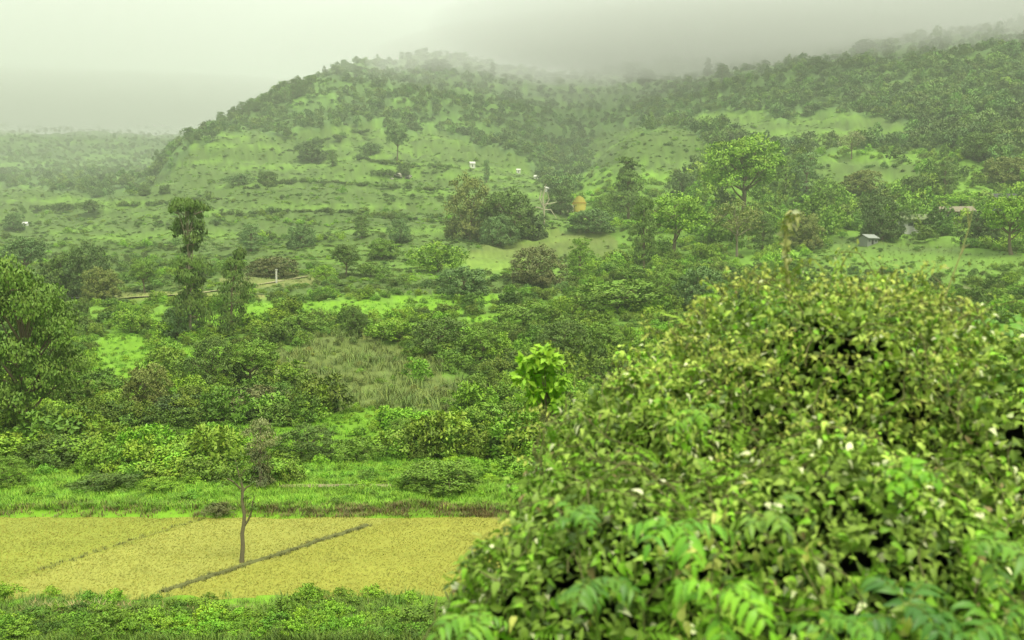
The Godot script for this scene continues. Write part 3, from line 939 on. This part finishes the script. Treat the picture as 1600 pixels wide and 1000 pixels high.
func build_places() -> void:
	rng.seed = 101
	hut(1426, 360, 54, 24, 0.15, Color(0.5, 0.52, 0.47), Color(0.13, 0.17, 0.07), "white-walled hut with wide dark opening on the right slope", true)
	hut(1492, 346, 44, 22, -0.2, Color(0.3, 0.27, 0.2), Color(0.2, 0.18, 0.12), "pale brown-roofed hut in the scrub on the right slope")
	hut(1566, 326, 44, 22, 0.1, Color(0.55, 0.6, 0.66), Color(0.04, 0.045, 0.04), "dark-roofed hut with a pale wall at the right edge")
	hut(1356, 382, 24, 15, 0.5, Color(0.2, 0.22, 0.19), Color(0.26, 0.29, 0.26), "grey white shed below the dark tree on the right slope")
	hut(738, 261, 8, 8, 0.2, Color(0.55, 0.57, 0.5), Color(0.5, 0.52, 0.46), "tiny white hut above the large olive tree, highest of four")
	hut(810, 270, 6, 6, 0.1, Color(0.55, 0.57, 0.5), Color(0.5, 0.52, 0.46), "tiny white hut on the far slope, second from the top of four")
	hut(838, 280, 7, 6, -0.1, Color(0.55, 0.57, 0.5), Color(0.5, 0.52, 0.46), "tiny white hut on the far slope, third from the top of four")
	hut(855, 299, 8, 7, 0.3, Color(0.62, 0.64, 0.58), Color(0.6, 0.62, 0.56), "tiny pale hut right above the bare snag, lowest of four")
	hut(40, 354, 7, 7, 0.1, Color(0.7, 0.72, 0.68), Color(0.6, 0.62, 0.58), "tiny white hut in the hazy left valley")
	# the yellow dome
	var p := on(905, 330)
	var u := -p.z / F
	var o := thing("dome", "small yellow rounded dome with an orange edge among dark trees", "dome", p)
	var mb := Mb.new()
	var path := []
	var radii := []
	for q in [[-3, 8], [2, 9.5], [8, 10.5], [14, 10.2], [18, 8.6], [21.5, 5.6], [23.2, 2.6], [24, 0.2]]:
		path.append(Vector3(0, q[0] * u, 0))
		radii.append(q[1] * u)
	mb.tube(path, radii, 14, Color.WHITE)
	put("dome_shell", mb.done(), plain(0.5, 0.44, 0.09, 0.6), o)
	mb = Mb.new()
	mb.tube([Vector3(0, 11.5 * u, 0), Vector3(0, 13 * u, 0)], [11.4 * u, 11.4 * u], 14, Color.WHITE)
	put("band", mb.done(), plain(0.4, 0.25, 0.05, 0.6), o)
	mb = Mb.new()
	mb.box(Vector3(-20, -3, -6) * u, Vector3(-9, 9, 6) * u, Color.WHITE)
	put("side_wall", mb.done(), plain(0.45, 0.4, 0.3), o)
	# bare snag
	p = on(850, 350)
	u = -p.z / F
	o = thing("snag", "pale bare branching snag between the central dark clump and yellow dome", "dead tree", p)
	mb = Mb.new()
	mb.tube([Vector3(0, -2, 0) * u, Vector3(0, 22, 0) * u, Vector3(-2, 40, 1) * u, Vector3(3, 62, 0) * u], [1.8 * u, 1.5 * u, 1.2 * u, 0.4 * u], 6, Color.WHITE)
	put("trunk", mb.done(), plain(0.38, 0.36, 0.25), o)
	for b in [[[0, 22], [-10, 26], [-16, 24]], [[-1, 26], [-7, 40], [-4, 52]], [[0, 24], [8, 38], [5, 50]], [[0, 22], [10, 22], [20, 8]], [[0, 30], [12, 32], [20, 34]]]:
		mb = Mb.new()
		mb.tube([Vector3(b[0][0], b[0][1], 0) * u, Vector3(b[1][0], b[1][1], rnd(-3, 3)) * u, Vector3(b[2][0], b[2][1], rnd(-4, 4)) * u], [1.1 * u, 0.9 * u, 0.4 * u], 5, Color.WHITE)
		put("branch", mb.done(), plain(0.38, 0.36, 0.25), o)
	# rocks on the high meadow
	for a in [[604, 272, 9, 5, "pale rock at the upper left of the outcrop on the high meadow"], [622, 276, 16, 7, "largest pale rock of the outcrop, below the small dark tree on the high meadow"], [640, 278, 14, 5, "flat pale rock at the right end of the outcrop on the high meadow"], [612, 280, 9, 4, "lowest and smallest pale rock of the outcrop on the high meadow"]]:
		p = on(a[0], a[1])
		u = -p.z / F
		mb = Mb.new()
		var rr := []
		path = []
		for i in 5:
			path.append(Vector3(rnd(-0.1, 0.1) * a[2], a[3] * (i / 4.0 - 0.25), rnd(-0.1, 0.1) * a[2]) * u)
			rr.append(a[2] * 0.5 * u * [0.9, 1.0, 0.85, 0.5, 0.03][i])
		mb.tube(path, rr, 7, Color.WHITE)
		var r := put("rock", mb.done(), plain(0.36, 0.35, 0.28))
		r.position = p
		tag(r, a[4], "rock", "rocks of the outcrop")
	# post in front of the dome-shaped bush
	p = on(432, 442)
	u = -p.z / F
	o = thing("post", "thin pale post standing before the brown dome-shaped bush", "post", p)
	mb = Mb.new()
	mb.box(Vector3(-1.1, -2, -1.1) * u, Vector3(1.1, 20, 1.1) * u, Color.WHITE)
	put("shaft", mb.done(), plain(0.5, 0.5, 0.44), o)
	mb = Mb.new()
	mb.box(Vector3(-1.5, 20, -1.5) * u, Vector3(1.5, 21.5, 1.5) * u, Color.WHITE)
	put("cap", mb.done(), plain(0.55, 0.55, 0.5), o)
	# road and paths
	structure("road", ribbon(line_on(Vector2(90, 467), Vector2(185, 465), 12), 1.4, 0.25, 0.02, Color(0.11, 0.115, 0.13)), plain(1, 1, 1), "short stretch of grey road seen between the left trees")
	var way := line_on(Vector2(185, 466), Vector2(300, 460), 10) + line_on(Vector2(312, 458), Vector2(400, 446), 10) + line_on(Vector2(410, 444), Vector2(480, 432), 8)
	structure("path", ribbon(way, 1.1, 0.2, 0.02, Color(0.3, 0.29, 0.15)), plain(1, 1, 1), "pale dirt path leading from the grey road to the meadow")
	structure("path", ribbon(line_on(Vector2(430, 761), Vector2(620, 760), 24), 0.35, 0.12, 0.03, Color(0.3, 0.25, 0.16)), plain(1, 1, 1), "narrow brown track on the grass behind the field")

func build_objects() -> void:
	build_special_kinds()
	build_trees()
	build_field_tree()
	build_places()
	build_sapling()

# a lime-leaved sapling between the scrub and the mound
func build_sapling() -> void:
	rng.seed = 131
	var d := 16.0
	var top := ray(846, 582) / -ray(846, 582).z * d
	var foot := ground(top.x + 0.9, -d)
	var o := thing("sapling", "slender sapling with vivid lime leaves standing just left of the vine mound", "tree", foot)
	var mb := Mb.new()
	var t := top - foot
	mb.tube([Vector3(0, -0.1, 0), Vector3(-0.05, t.y * 0.4, 0.05), Vector3(-0.35, t.y * 0.75, 0), t * 0.98], [0.07, 0.055, 0.04, 0.012], 7, Color.WHITE)
	put("trunk", mb.done(), M.bark, o)
	var lobes := []
	for q in [[0, 0, 0.3], [-0.25, 0.2, 0.22], [0.25, 0.12, 0.24], [0.05, 0.36, 0.2], [-0.32, -0.15, 0.22], [0.3, -0.25, 0.26], [0.05, -0.45, 0.25], [-0.12, -0.7, 0.2], [0.3, -0.75, 0.2]]:
		var c := t + Vector3(q[0] * 0.8, q[1] * 0.8, rnd(-0.2, 0.2))
		lobes.append([c, Vector3(q[2], q[2] * 0.8, q[2]) * 0.85, rnd(0.75, 1.15)])
		mb = Mb.new()
		mb.tube([t * (0.86 + q[1] * 0.04), c], [0.015, 0.005], 4, Color.WHITE)
		put("branch", mb.done(), M.bark, o)
	put("crown", crown_mesh(lobes, 9, 9, 0.19, 0.09, 0.55, 0.4, 132), M.lime, o)

# ------------------------------------------------------------------ the vine-covered bush beside the track
# lobes of the mound: [centre, radii]
const LOBES := [
	[Vector3(3.6, -4.05, -10.5), Vector3(3.6, 3.5, 3.1)],
	[Vector3(3.75, -2.45, -10.4), Vector3(2.2, 2.45, 2.0)],
	[Vector3(1.35, -3.7, -8.2), Vector3(2.15, 1.75, 1.7)],
	[Vector3(5.3, -3.6, -9.6), Vector3(2.9, 2.95, 2.2)],
	[Vector3(2.9, -3.3, -8.0), Vector3(2.3, 1.75, 1.5)],
	[Vector3(4.6, -3.7, -8.0), Vector3(2.2, 1.9, 1.5)],
	[Vector3(2.0, -3.4, -10.0), Vector3(2.0, 2.3, 2.0)],
]

# how far out p is, where 1 is the surface of the mound
func swell(p: Vector3) -> float:
	var m := 9.0
	for L in LOBES: m = minf(m, ((p - L[0]) / L[1]).length())
	return m + 0.16 * n_mid.get_noise_3d(p.x * 14, p.y * 14, p.z * 14) + 0.09 * n_mid.get_noise_3d(p.x * 40, p.y * 40, p.z * 40)

func inside_mound(p: Vector3, own: Array) -> bool:
	for L in LOBES:
		if L != own and ((p - L[0]) / L[1]).length() < 0.93: return true
	return false

func surface(p: Vector3, level: float) -> Vector3:
	var best: Array = LOBES[0]
	var m := 9.0
	for L in LOBES:
		var v: float = ((p - L[0]) / L[1]).length()
		if v < m:
			m = v
			best = L
	for i in 2:
		var f := level / maxf(swell(p) , 0.05)
		p = best[0] + (p - best[0]) * f
	return p

func outward(p: Vector3) -> Vector3:
	var e := 0.12
	var c := swell(p)
	return Vector3(swell(p + Vector3(e, 0, 0)) - c, swell(p + Vector3(0, e, 0)) - c, swell(p + Vector3(0, 0, e)) - c).normalized()

# one leaf, 1 long along x, its face up
func leaf_mesh(wide: float, bend: float, fold: float, steps: int) -> ArrayMesh:
	var mb := Mb.new()
	for i in steps + 1:
		var t := i / float(steps)
		var w := wide * 0.5 * sin(PI * pow(t, 0.7)) * (1.0 - 0.25 * t) + 0.012
		var y := -bend * t * t + 0.06 * sin(t * 3.0)
		var nn := Vector3(2.0 * bend * t, 1, 0).normalized()
		for s in [-1.0, 0.0, 1.0]:
			mb.vert(Vector3(t, y + absf(s) * w * fold, s * w), (nn - Vector3(0, 0, s * fold)).normalized(), Color(1, 1, 1) if s != 0.0 else Color(1.15, 1.12, 1.0))
	for i in steps:
		for s in 2:
			var k := i * 3 + s
			mb.tri(k, k + 3, k + 1); mb.tri(k + 1, k + 3, k + 4)
	return mb.done()

# a small feathered frond, 1 long along x
func frond_mesh(pairs: int) -> ArrayMesh:
	var mb := Mb.new()
	var path := []
	var radii := []
	for k in pairs + 1:
		var t := (k + 0.5) / (pairs + 0.5)
		var p := Vector3(t, -0.35 * t * t, 0)
		path.append(p)
		radii.append(0.012 * (1.1 - t))
		for s in [-1.0, 1.0]:
			var dir := Vector3(0.6, rnd(-0.5, 0.0), s * rnd(0.7, 1.0)).normalized()
			var ll := rnd(0.26, 0.36) * (1.1 - 0.7 * absf(t - 0.45))
			mb.leaf(p, dir, Vector3(0, 1, 0), ll, ll * 0.36, grey(rnd(0.85, 1.15)), Vector3.UP, 0.1)
	mb.tube(path, radii, 4, grey(0.9))
	return mb.done()

func lay(p: Vector3, dir: Vector3, up: Vector3, size: float) -> Transform3D:
	var z := dir.cross(up).normalized()
	var y := z.cross(dir).normalized()
	return Transform3D(Basis(dir * size, y * size, z * size), p)

var leaf_a: ArrayMesh
var leaf_b: ArrayMesh
var leaf_d: ArrayMesh

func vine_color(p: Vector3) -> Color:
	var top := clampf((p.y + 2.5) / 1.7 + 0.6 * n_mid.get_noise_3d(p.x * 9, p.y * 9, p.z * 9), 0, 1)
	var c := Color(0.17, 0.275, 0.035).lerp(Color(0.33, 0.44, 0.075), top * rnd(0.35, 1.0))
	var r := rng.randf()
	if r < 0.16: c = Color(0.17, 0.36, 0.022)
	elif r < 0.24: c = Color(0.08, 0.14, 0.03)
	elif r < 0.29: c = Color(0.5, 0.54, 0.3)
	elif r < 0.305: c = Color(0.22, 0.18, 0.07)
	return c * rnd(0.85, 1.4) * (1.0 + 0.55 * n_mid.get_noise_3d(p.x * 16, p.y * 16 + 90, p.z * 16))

func build_mound() -> void:
	rng.seed = 111
	leaf_a = leaf_mesh(0.62, 0.3, 0.22, 5)
	leaf_b = leaf_mesh(0.5, 0.6, 0.35, 5)
	leaf_d = leaf_mesh(0.34, 0.35, 0.2, 4)
	var mat := leafy(1, 1, 1, 0.5, 0.5)
	mat.metallic_specular = 0.3
	var o := thing("vine_bush", "huge mound of leafy climbing vines smothering a bush beside the viewer", "bush", Vector3(3.4, -5.5, -9.2))
	var base: Vector3 = o.position
	var near := []
	var places := [[], [], []]
	var tints := [PackedColorArray(), PackedColorArray(), PackedColorArray()]
	var stems := Mb.new()
	# trailing vines
	for s in 1700:
		var L: Array = LOBES[rng.randi() % LOBES.size()] if rng.randf() < 0.55 else LOBES[0]
		var d := ball()
		d.y = absf(d.y) * 1.1 - 0.15
		if d.z < 0 and rng.randf() < 0.6: d.z = -d.z
		var p: Vector3 = L[0] + d.normalized() * L[1]
		if inside_mound(p, L): continue
		var level := rnd(0.86, 1.03)
		p = surface(p, level)
		var head := Vector3(rnd(-1, 1), rnd(-0.8, 0.25), rnd(-1, 1)).normalized()
		var path := []
		var radii := []
		var shade := rnd(0.85, 1.15)
		for k in rng.randi_range(7, 20):
			var out := outward(p)
			head = (head + Vector3(rnd(-1, 1), rnd(-1.1, 0.6), rnd(-1, 1)) * 0.5)
			head = (head - out * head.dot(out)).normalized()
			path.append(p - base)
			radii.append(0.006)
			for j in (3 if rng.randf() < 0.6 else 2):
				var dir := (head * rnd(-0.2, 0.9) + ball() * 0.75 + out * 0.45 + Vector3(0, -0.35, 0)).normalized()
				var up := (out * 0.8 + Vector3(0, 0.7, 0) + ball() * 0.55).normalized()
				var q := p + ball() * 0.05 + out * rnd(-0.02, 0.07)
				var size := rnd(0.055, 0.115) * clampf(1.0 + (-1.6 - q.y) * 0.22, 0.7, 1.25)
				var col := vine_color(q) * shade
				var w := rng.randi() % 2
				var t := lay(q - base, dir, up, size)
				var sw := swell(q)
				if q.z > -5.6 or sw > 1.1 or sw < 0.7: continue
				if sw > 0.99 and out.dot(-q.normalized()) > 0.1 and size > 0.09 and near.size() < 4000: near.append([t, w, col, size / q.length() * rnd(0.8, 1.2), q])
				else:
					places[w].append(t)
					tints[w].append(col)
			p = surface(p + head * 0.1, level + rnd(-0.02, 0.02))
		if path.size() > 3 and s % 3 == 0: stems.tube(path, radii, 4, Color(1, 1, 1) * rnd(0.7, 1.2))
	# leaves all over the surface
	for i in 30000:
		var L: Array = LOBES[rng.randi() % LOBES.size()]
		var d := ball()
		if d.y < -0.4: d.y = -d.y
		if d.z < -0.2 and rng.randf() < 0.7: d.z = -d.z
		var p: Vector3 = L[0] + d * L[1]
		if inside_mound(p, L): continue
		p = surface(p, rnd(0.9, 1.02))
		if p.z > -5.7 or swell(p) > 1.08: continue
		var out := outward(p)
		var sort := 2 if rng.randf() < 0.3 + 0.5 * n_mid.get_noise_3d(p.x * 7 + 40, p.y * 7, p.z * 7) else i % 2
		var big := rnd(1.3, 1.8) if rng.randf() < 0.07 else 1.0
		places[sort].append(lay(p - base, (ball() + out * 0.4 + Vector3(0, -0.45, 0)).normalized(), (out * 0.8 + Vector3(0, 0.7, 0) + ball() * 0.7).normalized(), rnd(0.045, 0.105) * big * clampf(1.0 + (-1.6 - p.y) * 0.22, 0.7, 1.25)))
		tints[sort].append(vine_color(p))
	# pale runners lying over the leaves
	for i in 260:
		var L: Array = LOBES[rng.randi() % LOBES.size()]
		var d := Vector3(rnd(-1, 1), rnd(0.0, 1.0), rnd(-0.2, 1.0)).normalized()
		var p: Vector3 = L[0] + d * L[1]
		if inside_mound(p, L): continue
		var head := ball()
		var path := []
		var radii := []
		for k in rng.randi_range(6, 16):
			p = surface(p, rnd(1.01, 1.05))
			if p.z > -6.0: break
			var out := outward(p)
			head = head + Vector3(rnd(-1, 1), rnd(-0.9, 0.5), rnd(-1, 1)) * 0.4
			head = (head - out * head.dot(out)).normalized()
			path.append(p - base)
			radii.append(0.008 - 0.0004 * k)
			p += head * 0.12
		if path.size() > 3: stems.tube(path, radii, 5, Color(2.4, 2.3, 1.5) * rnd(0.7, 1.1))
	# loose tendrils reaching out of the crest
	for i in 420:
		var L: Array = LOBES[[0, 1, 1][i % 3]]
		var d := Vector3(rnd(-1, 1), rnd(0.25, 1.0), rnd(-0.6, 0.9)).normalized()
		var p: Vector3 = L[0] + d * L[1]
		if inside_mound(p, L): continue
		p = surface(p, 0.98)
		if p.z > -6.0: continue
		var path := []
		var radii := []
		var go := (outward(p) * 0.7 + Vector3(rnd(-0.7, 0.7), rnd(0.2, 1.0), rnd(-0.5, 0.5))).normalized()
		var n := rng.randi_range(4, 8)
		for k in n:
			path.append(p - base)
			radii.append(0.007 - 0.0007 * k)
			if k > 0:
				for j in 2:
					var q := p + ball() * 0.03
					places[k % 3].append(lay(q - base, (go * 0.3 + ball() + Vector3(0, -0.3, 0)).normalized(), (ball() * 0.6 + Vector3(0, 0.8, 0.3)).normalized(), rnd(0.035, 0.085)))
					tints[k % 3].append(Color(0.36, 0.42, 0.08) * rnd(0.8, 1.25))
			p += go * rnd(0.05, 0.085)
			go = (go + Vector3(rnd(-0.4, 0.4), -0.22, rnd(-0.4, 0.4))).normalized()
		stems.tube(path, radii, 4, Color(1.8, 1.8, 1.4))
	# feathery sprays among the leaves
	var spray := frond_mesh(7)
	var sp := []
	var st := PackedColorArray()
	for i in 420:
		var L: Array = LOBES[[0, 1, 1, 2, 3, 4, 5, 6][i % 8]]
		var d := Vector3(rnd(-1, 1), rnd(0.0, 1.0), rnd(-0.3, 1.0)).normalized()
		var p: Vector3 = L[0] + d * L[1]
		if inside_mound(p, L): continue
		p = surface(p, 0.97)
		if p.z > -6.1: continue
		var out := outward(p)
		sp.append(lay(p - base, (out * 0.9 + ball() * 0.8 + Vector3(0, 0.25, 0)).normalized(), (Vector3.UP + out * 0.4 + ball() * 0.3).normalized(), rnd(0.16, 0.36)))
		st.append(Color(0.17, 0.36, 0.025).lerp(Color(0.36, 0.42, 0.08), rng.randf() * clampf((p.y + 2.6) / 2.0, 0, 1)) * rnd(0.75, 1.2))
	stuff("spray", spray, mat, sp, st, "", "", o)
	# leaves deep inside
	for i in 20000:
		var L: Array = LOBES[rng.randi() % LOBES.size()]
		var p: Vector3 = surface(L[0] + ball() * L[1], rnd(0.82, 0.97))
		if p.z > -5.8 or swell(p) > 1.05: continue
		places[i % 2].append(lay(p - base, ball(), (ball() + Vector3(0, 0.8, 0)).normalized(), rnd(0.09, 0.16)))
		tints[i % 2].append(Color(0.17, 0.26, 0.045) * rnd(0.7, 1.2))
	# the dark tangle of twigs and dead leaves inside
	var core := Mb.new()
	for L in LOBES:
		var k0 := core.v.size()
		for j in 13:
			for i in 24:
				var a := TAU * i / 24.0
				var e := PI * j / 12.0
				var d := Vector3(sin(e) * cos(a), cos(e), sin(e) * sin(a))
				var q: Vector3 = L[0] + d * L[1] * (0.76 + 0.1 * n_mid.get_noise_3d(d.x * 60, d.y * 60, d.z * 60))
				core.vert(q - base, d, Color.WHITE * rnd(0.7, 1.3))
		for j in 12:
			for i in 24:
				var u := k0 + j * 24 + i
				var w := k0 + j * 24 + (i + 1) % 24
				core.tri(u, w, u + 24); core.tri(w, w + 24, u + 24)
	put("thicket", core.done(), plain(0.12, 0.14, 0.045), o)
	put("stem", stems.done(), plain(0.13, 0.13, 0.05), o).set_meta("kind", "stuff")
	# the leaves that show largest are parts of their own
	near.sort_custom(func(a, b): return a[3] > b[3])
	var tone_mats := []
	for c in [Color(0.17, 0.27, 0.04), Color(0.3, 0.35, 0.075), Color(0.17, 0.36, 0.022), Color(0.08, 0.14, 0.03), Color(0.55, 0.58, 0.36), Color(0.42, 0.45, 0.1)]:
		var m := leafy(c.r, c.g, c.b, 0.4, 0.42)
		m.metallic_specular = 0.3
		tone_mats.append([c, m])
	var made := 0
	for a in near:
		var px := pixel(a[4])
		if made < 290 and px.x > 600 and px.x < 1610 and px.y < 1010:
			var best: Array = tone_mats[0]
			for t in tone_mats:
				if Vector3(t[0].r - a[2].r, t[0].g - a[2].g, t[0].b - a[2].b).length() < Vector3(best[0].r - a[2].r, best[0].g - a[2].g, best[0].b - a[2].b).length(): best = t
			var l := put("leaf", leaf_a if a[1] == 0 else leaf_b, best[1], o)
			l.transform = a[0]
			made += 1
		else:
			places[a[1]].append(a[0])
			tints[a[1]].append(a[2])
	stuff("foliage", leaf_a, mat, places[0], tints[0], "", "", o)
	stuff("foliage", leaf_b, mat, places[1], tints[1], "", "", o)
	stuff("foliage", leaf_d, mat, places[2], tints[2], "", "", o)
	build_shoots()

# a shoot: arching fronds with pairs of leaflets, growing out of the mound
func shoot(px: float, py: float, z: float, size: float, fronds: int, col: Color, label: String, lean := Vector3.ZERO, wide := false) -> void:
	var r := ray(px, py)
	var top := r / -r.z * z
	var out := outward(top)
	var foot := top - (out * 0.5 + Vector3(0, 0.75, 0) + lean) * size * 2.6
	var o := thing("leafy_shoot", label, "plant", foot, 0.0, "leafy shoots growing out of the vine mound")
	var mats := [leafy(col.r, col.g, col.b, 0.5, 0.4), leafy(col.r * 0.75, col.g * 0.8, col.b, 0.5, 0.4), leafy(col.r * 1.15, col.g * 1.05, col.b, 0.5, 0.4)]
	var green := plain(0.14, 0.2, 0.04)
	var mb := Mb.new()
	var mid := (top - foot) * 0.55 + Vector3(0, 0.1, 0) * size
	mb.tube([Vector3.ZERO, mid, top - foot], [0.014, 0.011, 0.006], 5, Color.WHITE)
	put("stem", mb.done(), green, o)
	for w in fronds:
		var c := mid.lerp(top - foot, 1.0 - rnd(0.0, 0.5) * (1.0 if w > 1 else 0.0))
		var a := TAU * w / fronds + rnd(-0.4, 0.4)
		var dir := (Vector3(cos(a), rnd(0.1, 0.7), sin(a)) + out * 0.55).normalized()
		var ln := size * rnd(0.8, 1.3) * (0.8 if wide else 1.2)
		var pairs := 4 if wide else 6
		var path := []
		var radii := []
		for k in pairs + 1:
			var t := (k + 0.6) / (pairs + 0.6)
			var p := c + dir * t * ln + Vector3(0, -0.55 * t * t * ln, 0)
			var tan := (dir + Vector3(0, -1.1 * t, 0)).normalized()
			path.append(p)
			radii.append(0.005 * (1.1 - t))
			var side := tan.cross(Vector3.UP).normalized()
			var up := side.cross(tan).normalized()
			for sg in ([-1.0, 1.0] if k < pairs else [0.0]):
				var ld: Vector3 = (side * sg * rnd(0.7, 1.0) + tan * (0.55 if sg != 0.0 else 1.0) + Vector3(0, rnd(-0.55, 0.1), 0)).normalized()
				var ll := ln * rnd(0.3, 0.42) * (1.0 - 0.5 * absf(t - 0.5)) * (1.35 if wide else 1.0)
				var l := put("leaf", leaf_a if wide else leaf_d, mats[rng.randi() % 3], o)
				l.transform = lay(p, ld, (up + ball() * 0.3).normalized(), ll)
		mb = Mb.new()
		mb.tube([c] + path, [0.006] + radii, 4, Color.WHITE)
		put("leaf_stalk", mb.done(), green, o)

func build_shoots() -> void:
	rng.seed = 121
	var lime := Color(0.16, 0.38, 0.015)
	var green := Color(0.1, 0.25, 0.02)
	shoot(1425, 735, 6.9, 0.26, 6, lime, "lime green shoot with broad leaves in the middle of the vine mound", Vector3.ZERO, true)
	shoot(1130, 925, 5.9, 0.36, 6, lime, "bright lime shoot low on the mound near the picture's bottom edge")
	shoot(1062, 820, 6.6, 0.34, 5, Color(0.13, 0.33, 0.02), "bright green shoot with long drooping leaves on the mound's lower left")
	shoot(1205, 800, 6.7, 0.28, 5, Color(0.15, 0.28, 0.03), "yellow green star-shaped shoot between the two lime green shoots")
	shoot(1300, 965, 5.9, 0.3, 5, green, "mid green shoot at the bottom edge right of the bright lime one")
	shoot(1420, 945, 6.0, 0.36, 6, Color(0.06, 0.17, 0.02), "dark green shoot with long leaves at the bottom below the broad-leaved one")
	shoot(1560, 850, 6.3, 0.32, 6, Color(0.12, 0.27, 0.02), "green shoot at the right edge of the vine mound")
	shoot(1570, 960, 5.9, 0.34, 6, green, "green shoot in the lower right corner of the picture")
	shoot(900, 800, 7.2, 0.26, 5, green, "green shoot with slanting leaves on the mound's left flank")
	shoot(745, 965, 6.9, 0.3, 6, Color(0.13, 0.3, 0.02), "fresh green shoot at the mound's lower left tip by the field")
	shoot(930, 905, 6.3, 0.3, 5, Color(0.08, 0.2, 0.02), "deep green shoot low on the mound beneath the slanting-leaved one")
	shoot(1090, 640, 8.2, 0.22, 5, Color(0.14, 0.3, 0.02), "small yellow green shoot on the mound's upper left slope")
	shoot(1300, 470, 10.2, 0.3, 6, Color(0.15, 0.32, 0.02), "bright green shoot crowning the top of the vine mound", Vector3.ZERO, true)
	shoot(1210, 480, 10.0, 0.28, 6, Color(0.14, 0.3, 0.02), "bright green shoot on the crest left of the topmost one", Vector3.ZERO, true)
	shoot(1385, 500, 10.0, 0.26, 5, Color(0.13, 0.28, 0.02), "green shoot right of the crest of the vine mound", Vector3.ZERO, true)
	shoot(1575, 500, 12.0, 0.5, 6, Color(0.11, 0.27, 0.02), "leafy green sapling behind the mound at the right edge", Vector3.ZERO, false)
	shoot(1590, 590, 10.0, 0.4, 6, Color(0.13, 0.3, 0.02), "bright long-leaved sapling below the right edge sapling", Vector3.ZERO, false)
	# dry stalks standing on the mound
	var z := 10.4
	for a in [["pale yellow vine-wrapped stalk standing upright on top of the mound", [[1234, 470], [1229, 425], [1227, 385], [1228, 358], [1233, 341], [1241, 334]], 0.03, 0.8], ["thin leaning dry stalk with twigs right of the mound's top", [[1432, 600], [1455, 520], [1478, 460], [1500, 400], [1514, 355], [1522, 318]], 0.013, 0.4]]:
		var pts := []
		for q in a[1]:
			var r := ray(q[0], q[1])
			pts.append(r / -r.z * z)
		var foot: Vector3 = pts[0]
		var o := thing("dry_stalk", a[0], "stalk", foot)
		var mb := Mb.new()
		var path := []
		var radii := []
		for i in pts.size():
			path.append(pts[i] - foot)
			radii.append(a[2] * (1.0 - 0.14 * i))
		mb.tube(path, radii, 7, Color.WHITE)
		put("stem", mb.done(), plain(0.3, 0.3, 0.13), o)
		for i in (0 if a[3] > 0.5 else 5):
			mb = Mb.new()
			var c: Vector3 = path[1 + i % 4]
			var e := c + Vector3(rnd(-0.35, 0.35), rnd(0.1, 0.3), rnd(-0.1, 0.1))
			mb.tube([c, c.lerp(e, 0.5) + Vector3(0, 0.04, 0), e], [0.01, 0.008, 0.003], 4, Color.WHITE)
			put("twig", mb.done(), plain(0.3, 0.28, 0.14), o)
		var lm := leafy(0.3, 0.31, 0.11, 0.4, 0.5)
		var pm := leafy(0.4, 0.43, 0.25, 0.4, 0.5)
		for i in (70 if a[3] > 0.5 else 26):
			var f := rng.randf() * (path.size() - 1.01)
			if a[3] < 0.5: f *= 0.6
			var c: Vector3 = path[int(f)].lerp(path[int(f) + 1], f - int(f)) + ball() * (0.05 if a[3] > 0.5 else 0.16)
			var l := put("leaf", leaf_b if i % 2 else leaf_a, lm if rng.randf() < 0.7 else pm, o)
			l.transform = lay(c, (ball() + Vector3(0, -0.6, 0)).normalized(), (ball() + Vector3(0, 0.8, 0.4)).normalized(), rnd(0.06, 0.12))

# ------------------------------------------------------------------ scene
func _ready() -> void:
	n_big.seed = 3; n_big.frequency = 0.006; n_big.fractal_octaves = 3
	n_mid.seed = 5; n_mid.frequency = 0.045; n_mid.fractal_octaves = 3
	n_fine.seed = 8; n_fine.frequency = 0.6; n_fine.fractal_octaves = 2
	# camera
	var cam := Camera3D.new()
	cam.name = "camera"
	cam.basis = cam_basis
	cam.fov = rad_to_deg(2.0 * atan(500.0 / F))
	cam.near = 0.1
	cam.far = 9000.0
	var lens := CameraAttributesPhysical.new()
	lens.frustum_focal_length = 12.0 / (500.0 / F)
	lens.frustum_focus_distance = 60.0
	lens.exposure_aperture = 1.0
	lens.frustum_near = 0.1
	lens.frustum_far = 9000.0
	cam.attributes = lens
	add_child(cam)
	# sky
	var sky := ProceduralSkyMaterial.new()
	sky.sky_top_color = Color(1.0, 1.0, 0.965)
	sky.sky_horizon_color = Color(0.62, 0.655, 0.605)
	sky.sky_curve = 0.6
	sky.sky_energy_multiplier = 1.0
	sky.ground_bottom_color = Color(0.30, 0.38, 0.2)
	sky.ground_horizon_color = Color(0.6, 0.68, 0.55)
	var env := Environment.new()
	env.background_mode = Environment.BG_SKY
	env.sky = Sky.new()
	env.sky.sky_material = sky
	env.background_energy_multiplier = 2.0
	env.tonemap_mode = Environment.TONE_MAPPER_LINEAR
	env.tonemap_exposure = 1.12
	env.sdfgi_enabled = true
	env.ssao_enabled = true
	env.ssil_enabled = true
	env.fog_enabled = true
	env.fog_density = 0.00031
	env.fog_light_color = Color(0.9, 0.97, 0.87)
	env.volumetric_fog_enabled = true
	env.volumetric_fog_density = 0.0
	var we := WorldEnvironment.new()
	we.name = "environment"
	we.environment = env
	add_child(we)
	# sun behind the overcast
	var sun := DirectionalLight3D.new()
	sun.name = "sun"
	sun.light_color = Color(1.0, 0.97, 0.9)
	sun.light_energy = 1.25
	sun.light_angular_distance = 26.0
	sun.shadow_enabled = true
	sun.rotation_degrees = Vector3(-62, 35, 0)
	add_child(sun)

	build_table()
	build_ground()
	build_clouds()
	build_kinds()
	build_field()
	build_covers()
	build_objects()
	build_mound()
